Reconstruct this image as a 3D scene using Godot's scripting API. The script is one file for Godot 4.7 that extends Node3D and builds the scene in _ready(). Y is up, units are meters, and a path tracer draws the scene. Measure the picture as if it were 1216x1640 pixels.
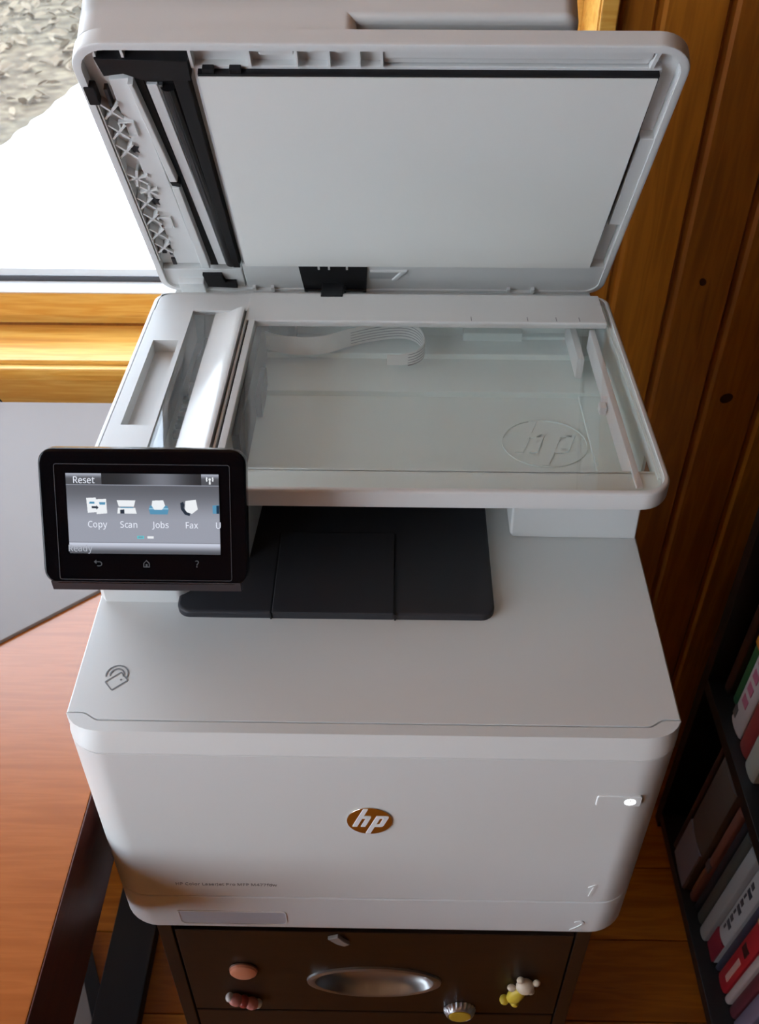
extends Node3D

# Heights are measured from the underside of the printer, which stands H above the floor.
const H := 0.64
const ZW := -0.66          # face of the boarded back wall
const YAW := -0.01497715
const PITCH := 0.702063
const ROLL := 0.0013838
const FOCAL := 1533.706    # in pixels of a 1216 x 1640 frame

# ---------------------------------------------------------------- mesh kit
class Sh:
	var t := PackedVector3Array()
	var xf := Transform3D()

	func _put(s: PackedVector3Array, fix := true) -> void:
		if fix:
			var vol := 0.0
			for i in range(0, s.size(), 3):
				vol += s[i].dot(s[i + 1].cross(s[i + 2]))
			if vol < 0.0:
				for i in range(0, s.size(), 3):
					var k := s[i]
					s[i] = s[i + 1]
					s[i + 1] = k
		for v in s:
			t.append(xf * v)

	static func _centre(s: PackedVector3Array) -> PackedVector3Array:
		return s

	# rings of equal size, capped at both ends
	func loft(rings: Array, cap0 := true, cap1 := true, flip := false, ringed := false) -> Sh:
		var s := PackedVector3Array()
		var n: int = rings[0].size()
		var m := rings.size()
		for k in (m if ringed else m - 1):
			var a: PackedVector3Array = rings[k]
			var b: PackedVector3Array = rings[(k + 1) % m]
			for i in n:
				var j := (i + 1) % n
				if flip:
					s.append_array([a[i], b[j], a[j], a[i], b[i], b[j]])
				else:
					s.append_array([a[i], a[j], b[j], a[i], b[j], b[i]])
		if cap0:
			_cap(s, rings[0], true != flip)
		if cap1:
			_cap(s, rings[-1], false != flip)
		var mid := Vector3()
		for v in s:
			mid += v
		mid /= s.size()
		var shift := PackedVector3Array()
		for v in s:
			shift.append(v - mid)
		if cap0 and cap1 or ringed:
			var vol := 0.0
			for i in range(0, shift.size(), 3):
				vol += shift[i].dot(shift[i + 1].cross(shift[i + 2]))
			if vol < 0.0:
				for i in range(0, s.size(), 3):
					var k2 := s[i]
					s[i] = s[i + 1]
					s[i + 1] = k2
		_put(s, false)
		return self

	func _cap(s: PackedVector3Array, ring: PackedVector3Array, back: bool) -> void:
		# best plane of the ring by Newell's normal
		var nn := Vector3()
		var n := ring.size()
		for i in n:
			nn += ring[i].cross(ring[(i + 1) % n])
		if nn.length() < 1e-14:
			return
		nn = nn.normalized()
		var ax := nn.cross(Vector3.UP if absf(nn.y) < 0.9 else Vector3.RIGHT).normalized()
		var ay := nn.cross(ax)
		var p := PackedVector2Array()
		for v in ring:
			p.append(Vector2(v.dot(ax), v.dot(ay)) * 100.0)
		var idx := Geometry2D.triangulate_polygon(p)
		if idx.is_empty():
			print("no cap for a ring of ", n, " at ", ring[0])
		for i in range(0, idx.size(), 3):
			var a := ring[idx[i]]
			var b := ring[idx[i + 1]]
			var c := ring[idx[i + 2]]
			var up := (b - a).cross(c - a).dot(nn) > 0.0
			if up == back:
				s.append_array([a, c, b])
			else:
				s.append_array([a, b, c])

	# polygon in x, y pushed out along z with rounded rims
	func prism(poly: PackedVector2Array, z0: float, z1: float, b0 := 0.0, b1 := 0.0, steps := 3) -> Sh:
		poly = Sh.ccw(poly)
		var rings := []
		if b0 > 0.0:
			for k in steps:
				var a := PI / 2 * k / steps
				rings.append(Sh.lift(Sh.inset(poly, b0 * (1.0 - sin(a))), z0 + b0 * (1.0 - cos(a))))
			rings.append(Sh.lift(poly, z0 + b0))
		else:
			rings.append(Sh.lift(poly, z0))
		if b1 > 0.0:
			rings.append(Sh.lift(poly, z1 - b1))
			for k in steps:
				var a := PI / 2 * (k + 1) / steps
				rings.append(Sh.lift(Sh.inset(poly, b1 * (1.0 - cos(a))), z1 - b1 + b1 * sin(a)))
		else:
			rings.append(Sh.lift(poly, z1))
		return loft(rings)

	func box(lo: Vector3, hi: Vector3, b := 0.0) -> Sh:
		var p := PackedVector2Array([Vector2(lo.x, lo.y), Vector2(hi.x, lo.y), Vector2(hi.x, hi.y), Vector2(lo.x, hi.y)])
		if b > 0.0:
			p = Sh.rrect(lo.x, lo.y, hi.x, hi.y, b, 2)
			return prism(p, lo.z, hi.z, b * 0.7, b * 0.7, 2)
		return prism(p, lo.z, hi.z)

	func tube(path: PackedVector3Array, r: float, seg := 10, closed := false) -> Sh:
		var rings := []
		var up := Vector3.UP
		for i in path.size():
			var d := (path[mini(i + 1, path.size() - 1)] - path[maxi(i - 1, 0)]).normalized()
			if closed:
				d = (path[(i + 1) % path.size()] - path[(i - 1 + path.size()) % path.size()]).normalized()
			if absf(d.dot(up)) > 0.95:
				up = Vector3.RIGHT if absf(d.x) < 0.9 else Vector3.BACK
			var x := d.cross(up).normalized()
			var y := x.cross(d).normalized()
			up = y
			var ring := PackedVector3Array()
			for k in seg:
				var a := TAU * k / seg
				ring.append(path[i] + (x * cos(a) + y * sin(a)) * r)
			rings.append(ring)
		return loft(rings, not closed, not closed, false, closed)

	# profile of (radius, height) about local z
	func lathe(prof: PackedVector2Array, seg := 28, squash := 1.0) -> Sh:
		var rings := []
		for p in prof:
			var ring := PackedVector3Array()
			for k in seg:
				var a := TAU * k / seg
				ring.append(Vector3(cos(a) * p.x, sin(a) * p.x * squash, p.y))
			rings.append(ring)
		return loft(rings)

	func ball(c: Vector3, r: Vector3, seg := 14) -> Sh:
		var rings := []
		for i in range(1, seg):
			var a := PI * i / seg
			var ring := PackedVector3Array()
			for k in seg * 2:
				var b := TAU * k / (seg * 2)
				ring.append(c + Vector3(sin(a) * cos(b), sin(a) * sin(b), -cos(a)) * r)
			rings.append(ring)
		return loft(rings)

	static func ccw(p: PackedVector2Array) -> PackedVector2Array:
		var a := 0.0
		for i in p.size():
			a += p[i].cross(p[(i + 1) % p.size()])
		if a < 0.0:
			p = p.duplicate()
			p.reverse()
		return p

	static func lift(p: PackedVector2Array, z: float) -> PackedVector3Array:
		var r := PackedVector3Array()
		for v in p:
			r.append(Vector3(v.x, v.y, z))
		return r

	static func inset(p: PackedVector2Array, d: float) -> PackedVector2Array:
		var r := PackedVector2Array()
		var n := p.size()
		for i in n:
			var e0 := (p[i] - p[(i - 1 + n) % n]).normalized()
			var e1 := (p[(i + 1) % n] - p[i]).normalized()
			var n0 := Vector2(-e0.y, e0.x)
			var n1 := Vector2(-e1.y, e1.x)
			var mm := n0 + n1
			var l := maxf(mm.dot(n0), 0.35)
			r.append(p[i] + mm * (d / l))
		return r

	static func rrect(x0: float, y0: float, x1: float, y1: float, r: float, seg := 6) -> PackedVector2Array:
		return Sh.rrect4(x0, y0, x1, y1, [r, r, r, r], seg)

	# radii: low-left, low-right, high-right, high-left
	static func rrect4(x0: float, y0: float, x1: float, y1: float, r: Array, seg := 6) -> PackedVector2Array:
		var c := [Vector2(x0 + r[0], y0 + r[0]), Vector2(x1 - r[1], y0 + r[1]), Vector2(x1 - r[2], y1 - r[2]), Vector2(x0 + r[3], y1 - r[3])]
		var o := PackedVector2Array()
		for k in 4:
			for i in seg + 1:
				var a := PI + PI / 2 * (k + float(i) / seg)
				o.append(c[k] + Vector2(cos(a), sin(a)) * r[k])
		return o

	static func ellipse(cx: float, cy: float, rx: float, ry: float, seg := 40) -> PackedVector2Array:
		var o := PackedVector2Array()
		for k in seg:
			var a := TAU * k / seg
			o.append(Vector2(cx + cos(a) * rx, cy + sin(a) * ry))
		return o

	# a flat ring between two polygons of equal count
	func ring(outer: PackedVector2Array, inner: PackedVector2Array, z0: float, z1: float, b := 0.0) -> Sh:
		var rings := [Sh.lift(outer, z0)]
		if b > 0.0:
			rings.append(Sh.lift(outer, z1 - b))
			rings.append(Sh.lift(Sh.inset(outer, b * 0.3), z1 - b * 0.3))
			rings.append(Sh.lift(Sh.inset(outer, b), z1))
		else:
			rings.append(Sh.lift(outer, z1))
		rings.append(Sh.lift(inner, z1))
		rings.append(Sh.lift(inner, z0))
		return loft(rings, false, false, false, true)

	func mesh(smooth_deg := 38.0) -> ArrayMesh:
		var lim := cos(deg_to_rad(smooth_deg))
		var fn := PackedVector3Array()
		var at := {}
		var keep := PackedVector3Array()
		for i in range(0, t.size(), 3):
			var nn := (t[i + 1] - t[i]).cross(t[i + 2] - t[i])
			if nn.length() < 1e-13:
				continue
			keep.append_array([t[i], t[i + 1], t[i + 2]])
			fn.append(nn)
		var keys: Array[Vector3i] = []
		for i in keep.size():
			var k := Vector3i((keep[i] * 50000.0).round())
			keys.append(k)
			if at.has(k):
				at[k].append(i / 3)
			else:
				at[k] = [i / 3]
		var pos := PackedVector3Array()
		var nor := PackedVector3Array()
		for f in fn.size():
			var u := fn[f].normalized()
			for c: int in [0, 2, 1]:
				var s := Vector3()
				for g: int in at[keys[f * 3 + c]]:
					var w := fn[g]
					if w.normalized().dot(u) > lim:
						s += w
				pos.append(keep[f * 3 + c])
				nor.append(s.normalized() if s.length() > 1e-15 else u)
		var arr := []
		arr.resize(Mesh.ARRAY_MAX)
		arr[Mesh.ARRAY_VERTEX] = pos
		arr[Mesh.ARRAY_NORMAL] = nor
		var m := ArrayMesh.new()
		m.add_surface_from_arrays(Mesh.PRIMITIVE_TRIANGLES, arr)
		return m


# ---------------------------------------------------------------- materials
var M := {}

func noise_tex(freq: float, seed_: int, ramp: Array = [], octaves := 4, normal := false, bump := 4.0, size := 512) -> NoiseTexture2D:
	var n := FastNoiseLite.new()
	n.seed = seed_
	n.noise_type = FastNoiseLite.TYPE_SIMPLEX_SMOOTH
	n.frequency = freq
	n.fractal_octaves = octaves
	var t := NoiseTexture2D.new()
	t.width = size
	t.height = size
	t.seamless = true
	t.noise = n
	if normal:
		t.as_normal_map = true
		t.bump_strength = bump
	if ramp.size():
		var g := Gradient.new()
		g.offsets = PackedFloat32Array(ramp.map(func(r): return r[0]))
		g.colors = PackedColorArray(ramp.map(func(r): return r[1]))
		t.color_ramp = g
	return t

func mat(c: Color, rough := 0.5, metal := 0.0, spec := 0.5) -> StandardMaterial3D:
	var m := StandardMaterial3D.new()
	m.albedo_color = c
	m.roughness = rough
	m.metallic = metal
	m.metallic_specular = spec
	return m

func textured(tex: Texture2D, scale3: Vector3, rough := 0.5, spec := 0.5) -> StandardMaterial3D:
	var m := mat(Color.WHITE, rough, 0.0, spec)
	m.albedo_texture = tex
	m.uv1_triplanar = true
	m.uv1_scale = scale3
	return m

func grained(m: StandardMaterial3D, tex: Texture2D, scale_: float, strength: float) -> StandardMaterial3D:
	m.normal_enabled = true
	m.normal_texture = tex
	m.normal_scale = strength
	m.uv1_triplanar = true
	if m.albedo_texture == null:
		m.uv1_scale = Vector3.ONE * scale_
	return m

func glow(c: Color, e := 1.0) -> StandardMaterial3D:
	var m := mat(Color(0.02, 0.02, 0.02), 0.3)
	m.emission_enabled = true
	m.emission = c
	m.emission_energy_multiplier = e
	return m

func c8(r: int, g: int, b: int) -> Color:
	return Color(r / 255.0, g / 255.0, b / 255.0)

func wood(seed_: int, dark: Color, mid: Color, light: Color, freq := 0.012) -> NoiseTexture2D:
	return noise_tex(freq, seed_, [[0.0, dark], [0.32, mid], [0.52, light], [0.66, mid], [0.85, light], [1.0, dark]], 5)

func make_materials() -> void:
	var fine := noise_tex(0.09, 11, [], 3, true, 3.0)
	M.plastic = grained(mat(c8(214, 215, 213), 0.42, 0.0, 0.5), fine, 22.0, 0.12)
	M.plastic_inner = grained(mat(c8(224, 238, 234), 0.5, 0.0, 0.4), fine, 22.0, 0.12)
	M.white = mat(c8(226, 227, 226), 0.5, 0.0, 0.4)
	M.pad = grained(mat(c8(228, 228, 223), 0.75, 0.0, 0.3), fine, 30.0, 0.2)
	M.ribbon = mat(c8(222, 222, 218), 0.45)
	M.dark = grained(mat(c8(46, 46, 50), 0.55, 0.0, 0.4), fine, 30.0, 0.25)
	M.black = mat(c8(17, 17, 20), 0.5, 0.0, 0.4)
	M.roller = mat(c8(24, 22, 24), 0.22, 0.0, 0.5)
	M.gloss = mat(c8(8, 8, 11), 0.12, 0.0, 0.35)
	M.edge = mat(c8(60, 62, 68), 0.3, 0.3)
	M.line = mat(c8(70, 70, 74), 0.4)
	M.ink = mat(c8(118, 120, 122), 0.6)
	M.key = glow(c8(120, 122, 128), 0.35)
	M.chrome = mat(c8(215, 205, 195), 0.14, 1.0)
	M.steel = mat(c8(150, 150, 150), 0.3, 0.8)
	var g := mat(Color(0.93, 0.97, 0.96, 0.05), 0.02, 0.0, 0.5)
	g.transparency = BaseMaterial3D.TRANSPARENCY_ALPHA
	M.glass = g
	M.power = glow(Color(0.95, 0.97, 1.0), 2.6)
	# woods
	M.pine = []
	for k in 3:
		var d: Color = [c8(140, 80, 18), c8(120, 66, 17), c8(150, 88, 20)][k]
		var l: Color = [c8(184, 114, 32), c8(160, 95, 28), c8(196, 126, 36)][k]
		var w := textured(wood(30 + k, d, d.lerp(l, 0.55), l), Vector3(5.5, 0.35, 5.5), 0.38, 0.5)
		M.pine.append(w)
	M.sill = textured(wood(40, c8(190, 122, 42), c8(216, 154, 62), c8(230, 178, 88)), Vector3(0.4, 6, 6), 0.35)
	M.floor = []
	for k in 3:
		var d: Color = [c8(140, 76, 10), c8(130, 68, 9), c8(146, 82, 12)][k]
		var l: Color = [c8(180, 106, 20), c8(168, 95, 17), c8(186, 112, 23)][k]
		M.floor.append(textured(wood(50 + k, d, d.lerp(l, 0.5), l), Vector3(0.4, 5, 5), 0.4, 0.35))
	M.desk = textured(wood(61, c8(148, 78, 28), c8(158, 86, 33), c8(167, 93, 39), 0.02), Vector3(0.5, 7, 7), 0.27, 0.58)
	M.desk_edge = textured(wood(62, c8(64, 22, 14), c8(74, 28, 18), c8(84, 34, 22), 0.02), Vector3(7, 7, 0.5), 0.4)
	M.cabinet = textured(wood(63, c8(30, 18, 11), c8(36, 22, 14), c8(42, 27, 17), 0.02), Vector3(0.6, 8, 8), 0.45)
	M.knot = mat(c8(62, 30, 10), 0.5)
	M.mat = grained(mat(c8(118, 108, 103), 0.45, 0.0, 0.36), fine, 30.0, 0.3)
	M.bookcase = mat(c8(20, 18, 18), 0.4)
	M.ceiling = textured(wood(70, c8(150, 98, 50), c8(176, 122, 68), c8(190, 138, 82)), Vector3(0.4, 5, 5), 0.5)
	M.snow = grained(mat(c8(244, 246, 250), 0.8, 0.0, 0.2), fine, 1.5, 0.5)
	M.litter = textured(noise_tex(0.03, 80, [[0.0, c8(66, 57, 47)], [0.4, c8(84, 74, 61)], [0.6, c8(98, 87, 71)], [1.0, c8(114, 103, 84)]], 6), Vector3.ONE * 0.5, 0.95, 0.2)
	M.leaf = mat(c8(196, 176, 140), 0.8)
	M.bark = textured(noise_tex(0.05, 81, [[0.0, c8(92, 84, 76)], [1.0, c8(150, 142, 132)]]), Vector3(9, 1.2, 9), 0.9)


# ---------------------------------------------------------------- node kit
var used := {}

func numbered(called: String) -> String:
	if not used.has(called):
		used[called] = 0
		return called
	used[called] += 1
	return "%s_%03d" % [called, used[called]]

func tag(o: Node, label := "", category := "", group := "", kind := "") -> Node:
	if label: o.set_meta("label", label)
	if category: o.set_meta("category", category)
	if group: o.set_meta("group", group)
	if kind: o.set_meta("kind", kind)
	return o

func thing(called: String, label: String, category: String, at := Vector3.ZERO, group := "", kind := "") -> Node3D:
	var o := Node3D.new()
	o.name = numbered(called)
	add_child(o)
	o.position = at
	tag(o, label, category, group, kind)
	return o

func part(called: String, m, material: Material, parent: Node, at := Transform3D()) -> MeshInstance3D:
	var o := MeshInstance3D.new()
	o.name = called if parent != self else numbered(called)
	o.mesh = m.mesh() if m is Sh else m
	o.material_override = material
	o.cast_shadow = GeometryInstance3D.SHADOW_CASTING_SETTING_ON
	o.transform = at
	parent.add_child(o, true)
	return o

func sh(xf := Transform3D()) -> Sh:
	var s := Sh.new()
	s.xf = xf
	return s

func text(called: String, words: String, height: float, material: Material, parent: Node, at: Transform3D, thick := 0.0002, bold := false) -> MeshInstance3D:
	var f := SystemFont.new()
	f.font_names = PackedStringArray(["Droid Sans"])
	if bold: f.font_weight = 700
	var m := TextMesh.new()
	m.font = f
	m.text = words
	m.font_size = 32
	m.pixel_size = height / 32.0
	m.depth = thick
	m.curve_step = 2.0
	return part(called, m, material, parent, at)

const PLAN := Basis(Vector3(1, 0, 0), Vector3(0, 0, -1), Vector3(0, 1, 0))   # plan polygons are (x, -z), pushed up along y

func plan(y := 0.0) -> Transform3D:
	return Transform3D(PLAN, Vector3(0, y, 0))

func rot_z(a: float, at: Vector3) -> Transform3D:
	return Transform3D(Basis(Vector3(0, 0, 1), a), at)


# ---------------------------------------------------------------- scene
func _ready() -> void:
	var f := Vector3(sin(YAW) * cos(PITCH), -sin(PITCH), -cos(YAW) * cos(PITCH))
	var r := Vector3(cos(YAW), 0, sin(YAW))
	var u := r.cross(f)
	var cam := Camera3D.new()
	cam.name = "camera"
	cam.fov = rad_to_deg(2.0 * atan(820.0 / FOCAL))
	cam.near = 0.02
	cam.far = 200.0
	var r2 := r * cos(ROLL) + u * sin(ROLL)
	var u2 := u * cos(ROLL) - r * sin(ROLL)
	cam.transform = Transform3D(Basis(r2, u2, -f), Vector3(0.0104566, 0.7804516 + H, 0.3806233))
	add_child(cam)
	cam.current = true
	var at := CameraAttributesPhysical.new()      # a phone's small lens: focus on the printer, a trace of blur beyond
	at.frustum_focal_length = 12.0 / (820.0 / FOCAL)
	at.frustum_focus_distance = 0.72
	at.frustum_near = 0.02
	at.frustum_far = 200.0
	at.exposure_aperture = at.frustum_focal_length / 1.9
	cam.attributes = at

	var sky_m := ProceduralSkyMaterial.new()
	sky_m.sky_top_color = Color(0.81, 0.885, 0.965)
	sky_m.sky_horizon_color = Color(0.91, 0.95, 0.985)
	sky_m.ground_bottom_color = Color(0.62, 0.62, 0.62)
	sky_m.ground_horizon_color = Color(0.8, 0.8, 0.8)
	sky_m.sky_curve = 0.3
	var sky := Sky.new()
	sky.sky_material = sky_m
	var env := Environment.new()
	env.background_mode = Environment.BG_SKY
	env.sky = sky
	env.background_energy_multiplier = 9.6
	env.tonemap_mode = Environment.TONE_MAPPER_LINEAR
	env.tonemap_exposure = 1.0
	env.sdfgi_enabled = true
	env.ssao_enabled = true
	env.ssil_enabled = true
	var we := WorldEnvironment.new()
	we.name = "environment"
	we.environment = env
	add_child(we)

	make_materials()
	build_room()
	build_outside()
	build_desk()
	build_cabinet()
	build_printer()
	build_bookcase()


# ---------------------------------------------------------------- the room
const RX0 := -1.6
const RX1 := 0.74
const RZ1 := 3.6
const RH := 2.4

func build_room() -> void:
	# floor of planks along x
	var fl := part("floor", sh().box(Vector3(RX0 - 0.2, -0.14, -0.85), Vector3(RX1 + 0.2, -0.016, RZ1 + 0.2)), M.knot, self)
	tag(fl, "orange pine plank floor under the desk and cabinet", "floor", "", "structure")
	var pw := 0.117
	var lens := PackedFloat32Array([RX1 - RX0])
	var pm := sh().box(Vector3(0, -0.016, 0.0006), Vector3(RX1 - RX0, 0, pw - 0.0006), 0.0018).mesh()
	var k := 0
	var z := ZW
	while z < RZ1 - 0.02:
		part("plank", pm, M.floor[(k * 7 + 1) % 3], fl, Transform3D(Basis(), Vector3(RX0, 0, z)))
		z += pw
		k += 1
	# ceiling
	var ce := part("ceiling", sh().box(Vector3(RX0 - 0.2, RH, -0.85), Vector3(RX1 + 0.2, RH + 0.15, RZ1 + 0.2)), M.ceiling, self)
	tag(ce, "wooden ceiling of the room", "ceiling", "", "structure")
	# back wall with the window opening
	var wx0 := -1.45
	var wx1 := 0.208
	var wy0 := H + 0.155
	var wy1 := H + 1.10
	var zi := ZW - 0.013
	var zo := ZW - 0.16
	var wb := sh()
	wb.box(Vector3(RX0 - 0.2, 0, zo), Vector3(wx0, RH, zi))
	wb.box(Vector3(wx1, 0, zo), Vector3(RX1 + 0.2, RH, zi))
	wb.box(Vector3(wx0, 0, zo), Vector3(wx1, wy0, zi))
	wb.box(Vector3(wx0, wy1, zo), Vector3(wx1, RH, zi))
	var wall := part("wall_back", wb, M.pine[1], self)
	tag(wall, "back wall of vertical tongue and groove pine boards beside the window", "wall", "", "structure")
	var edges := [0.226]
	var x := 0.268
	while x < RX1:
		edges.append(x)
		x += 0.0715
	edges.append(RX1)
	for i in edges.size() - 1:
		part("board", board_mesh(edges[i + 1] - edges[i], RH), M.pine[[0, 0, 1, 1, 2, 1, 0, 1][i % 8]], wall, Transform3D(Basis(), Vector3(edges[i], 0, ZW)))
	# knots in the boards
	for q in [[0.297, 0.060, 0.0058, 0.004], [0.4405, 0.098, 0.0085, 0.007], [0.338, -0.085, 0.006, 0.006], [0.375, 0.26, 0.004, 0.005]]:
		var kn := sh().prism(Sh.ellipse(0, 0, q[2], q[3], 18), -0.001, 0.0003)
		part("knot", kn, M.knot, wall, rot_z(0.5, Vector3(q[0], q[1] + H, ZW)))
	# horizontal boards under the window
	for i in 9:
		var y1 := wy0 - 0.03 - i * 0.088
		part("board", sh().box(Vector3(RX0, maxf(y1 - 0.087, 0.0), zi - 0.001), Vector3(wx1 + 0.018, y1, ZW), 0.002), M.sill, wall)
	# boards left of the window and above it
	for i in 1:
		part("board", board_mesh(0.0835, RH), M.pine[i % 3], wall, Transform3D(Basis(), Vector3(RX0 + i * 0.0835, 0, ZW)))
	# the window
	var win := thing("window_1", "wooden window with a deep pine sill above the desk", "window", Vector3.ZERO, "", "structure")
	var zs := -0.7325
	var zg := -0.7635
	# sill with nosing
	part("sill", sh().box(Vector3(wx0 - 0.03, H + 0.125, zs), Vector3(wx1 + 0.02, H + 0.1552, -0.644), 0.002), M.sill, win)
	part("nosing", sh().box(Vector3(wx0 - 0.03, H + 0.1385, -0.6435), Vector3(wx1 + 0.02, H + 0.1495, -0.6325), 0.003), M.sill, win)
	# sash: rails and stiles
	part("rail", sh().box(Vector3(wx0, H + 0.168, zg), Vector3(wx1, H + 0.2004, zs), 0.002), M.sill, win)
	part("lit_rail_top", sh().box(Vector3(wx0, H + 0.2004, zg + 0.0005), Vector3(wx1, H + 0.2022, zs - 0.0005), 0.0006), M.white, win)  # added strip; its white stands in for outside light on the rail top
	part("rail", sh().box(Vector3(wx0, H + 0.153, zg), Vector3(wx1, H + 0.166, zs - 0.006), 0.001), M.sill, win)
	part("glazing_seal", sh().box(Vector3(wx0, H + 0.2004, zg - 0.004), Vector3(wx1, H + 0.2085, zg + 0.0), 0.001), M.line, win)
	part("glazing_bead", sh().box(Vector3(wx0, H + 0.2085, zg - 0.012), Vector3(wx1, H + 0.218, zg - 0.003), 0.001), M.white, win)
	part("rail", sh().box(Vector3(wx0, wy1 - 0.07, zg), Vector3(wx1, wy1, zs), 0.002), M.sill, win)
	for sx: float in [wx0, wx1 - 0.05]:
		part("stile", sh().box(Vector3(sx, H + 0.2004, zg), Vector3(sx + 0.05, wy1 - 0.07, zs), 0.002), M.sill, win)
	part("jamb", sh().box(Vector3(wx1 - 0.001, H + 0.1552, zs), Vector3(wx1 + 0.006, wy1, -0.645), 0.001), M.sill, win)
	part("casing", sh().box(Vector3(wx1 + 0.001, H + 0.1552, ZW - 0.013), Vector3(wx1 + 0.018, wy1 + 0.05, -0.642), 0.002), M.sill, win)
	part("casing", sh().box(Vector3(wx0 - 0.05, H + 0.1552, ZW - 0.013), Vector3(wx0 - 0.001, wy1 + 0.05, -0.642), 0.002), M.sill, win)
	part("casing", sh().box(Vector3(wx0, wy1, ZW - 0.013), Vector3(wx1, wy1 + 0.05, -0.642), 0.002), M.sill, win)
	part("pane", sh().box(Vector3(wx0, H + 0.2, zg - 0.010), Vector3(wx1, wy1, zg - 0.006)), M.glass, win)
	# left wall with a tall window door
	var dz0 := 0.05
	var dz1 := 2.3
	var dy0 := 0.10
	var dy1 := 2.28
	var wl := sh()
	wl.box(Vector3(RX0 - 0.2, 0, zo), Vector3(RX0, RH, dz0))
	wl.box(Vector3(RX0 - 0.2, 0, dz1), Vector3(RX0, RH, RZ1 + 0.2))
	wl.box(Vector3(RX0 - 0.2, 0, dz0), Vector3(RX0, dy0, dz1))
	wl.box(Vector3(RX0 - 0.2, dy1, dz0), Vector3(RX0, RH, dz1))
	tag(part("wall_left", wl, M.pine[2], self), "left pine wall with the tall window", "wall", "", "structure")
	var w2 := thing("window_2", "tall window in the left wall beside the desk", "window", Vector3.ZERO, "", "structure")
	part("frame", sh(Transform3D(Basis(Vector3(0, 0, 1), Vector3(0, 1, 0), Vector3(-1, 0, 0)), Vector3(RX0 - 0.06, 0, 0))).ring(Sh.rrect(dz0, dy0, dz1, dy1, 0.002, 2), Sh.rrect(dz0 + 0.06, dy0 + 0.06, dz1 - 0.06, dy1 - 0.06, 0.002, 2), 0, 0.05), M.sill, w2)
	part("pane", sh().box(Vector3(RX0 - 0.092, dy0 + 0.05, dz0 + 0.05), Vector3(RX0 - 0.088, dy1 - 0.05, dz1 - 0.05)), M.glass, w2)
	tag(part("wall_right", sh().box(Vector3(RX1, 0, zo), Vector3(RX1 + 0.2, RH, RZ1 + 0.2)), M.pine[1], self), "right pine wall behind the bookcase", "wall", "", "structure")
	tag(part("wall_front", sh().box(Vector3(RX0 - 0.2, 0, RZ1), Vector3(RX1 + 0.2, RH, RZ1 + 0.2)), M.pine[1], self), "pine wall behind the viewer", "wall", "", "structure")
	# cord lying over the boards at the left of the sill
	var path := PackedVector3Array()
	var cv := Curve3D.new()
	for p in [Vector3(-0.56, H + 0.126, -0.640), Vector3(-0.525, H + 0.128, -0.630), Vector3(-0.500, H + 0.122, -0.627), Vector3(-0.484, H + 0.105, -0.627), Vector3(-0.474, H + 0.1025, -0.61)]:
		cv.add_point(p, Vector3(-0.012, 0.004, 0), Vector3(0.012, -0.004, 0))
	for i in 33:
		path.append(cv.sample_baked(cv.get_baked_length() * i / 32.0, true))
	tag(part("cord", sh().tube(path, 0.0012, 8), M.black, self), "thin dark cord hanging over the pine board below the window sill", "cord")

func board_mesh(w: float, h: float) -> ArrayMesh:
	# front at z = 0, a lower tongue along the left edge
	var c := 0.0035
	var g := 0.006
	var p := PackedVector2Array([Vector2(0, -0.012), Vector2(w, -0.012), Vector2(w, -c), Vector2(w - c, 0), Vector2(g + c, 0), Vector2(g, -c * 1.4), Vector2(0, -c * 1.4)])
	var s := sh(Transform3D(Basis(Vector3(1, 0, 0), Vector3(0, 0, 1), Vector3(0, -1, 0)), Vector3(0, h, 0)))
	return s.prism(p, 0, h).mesh()


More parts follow.
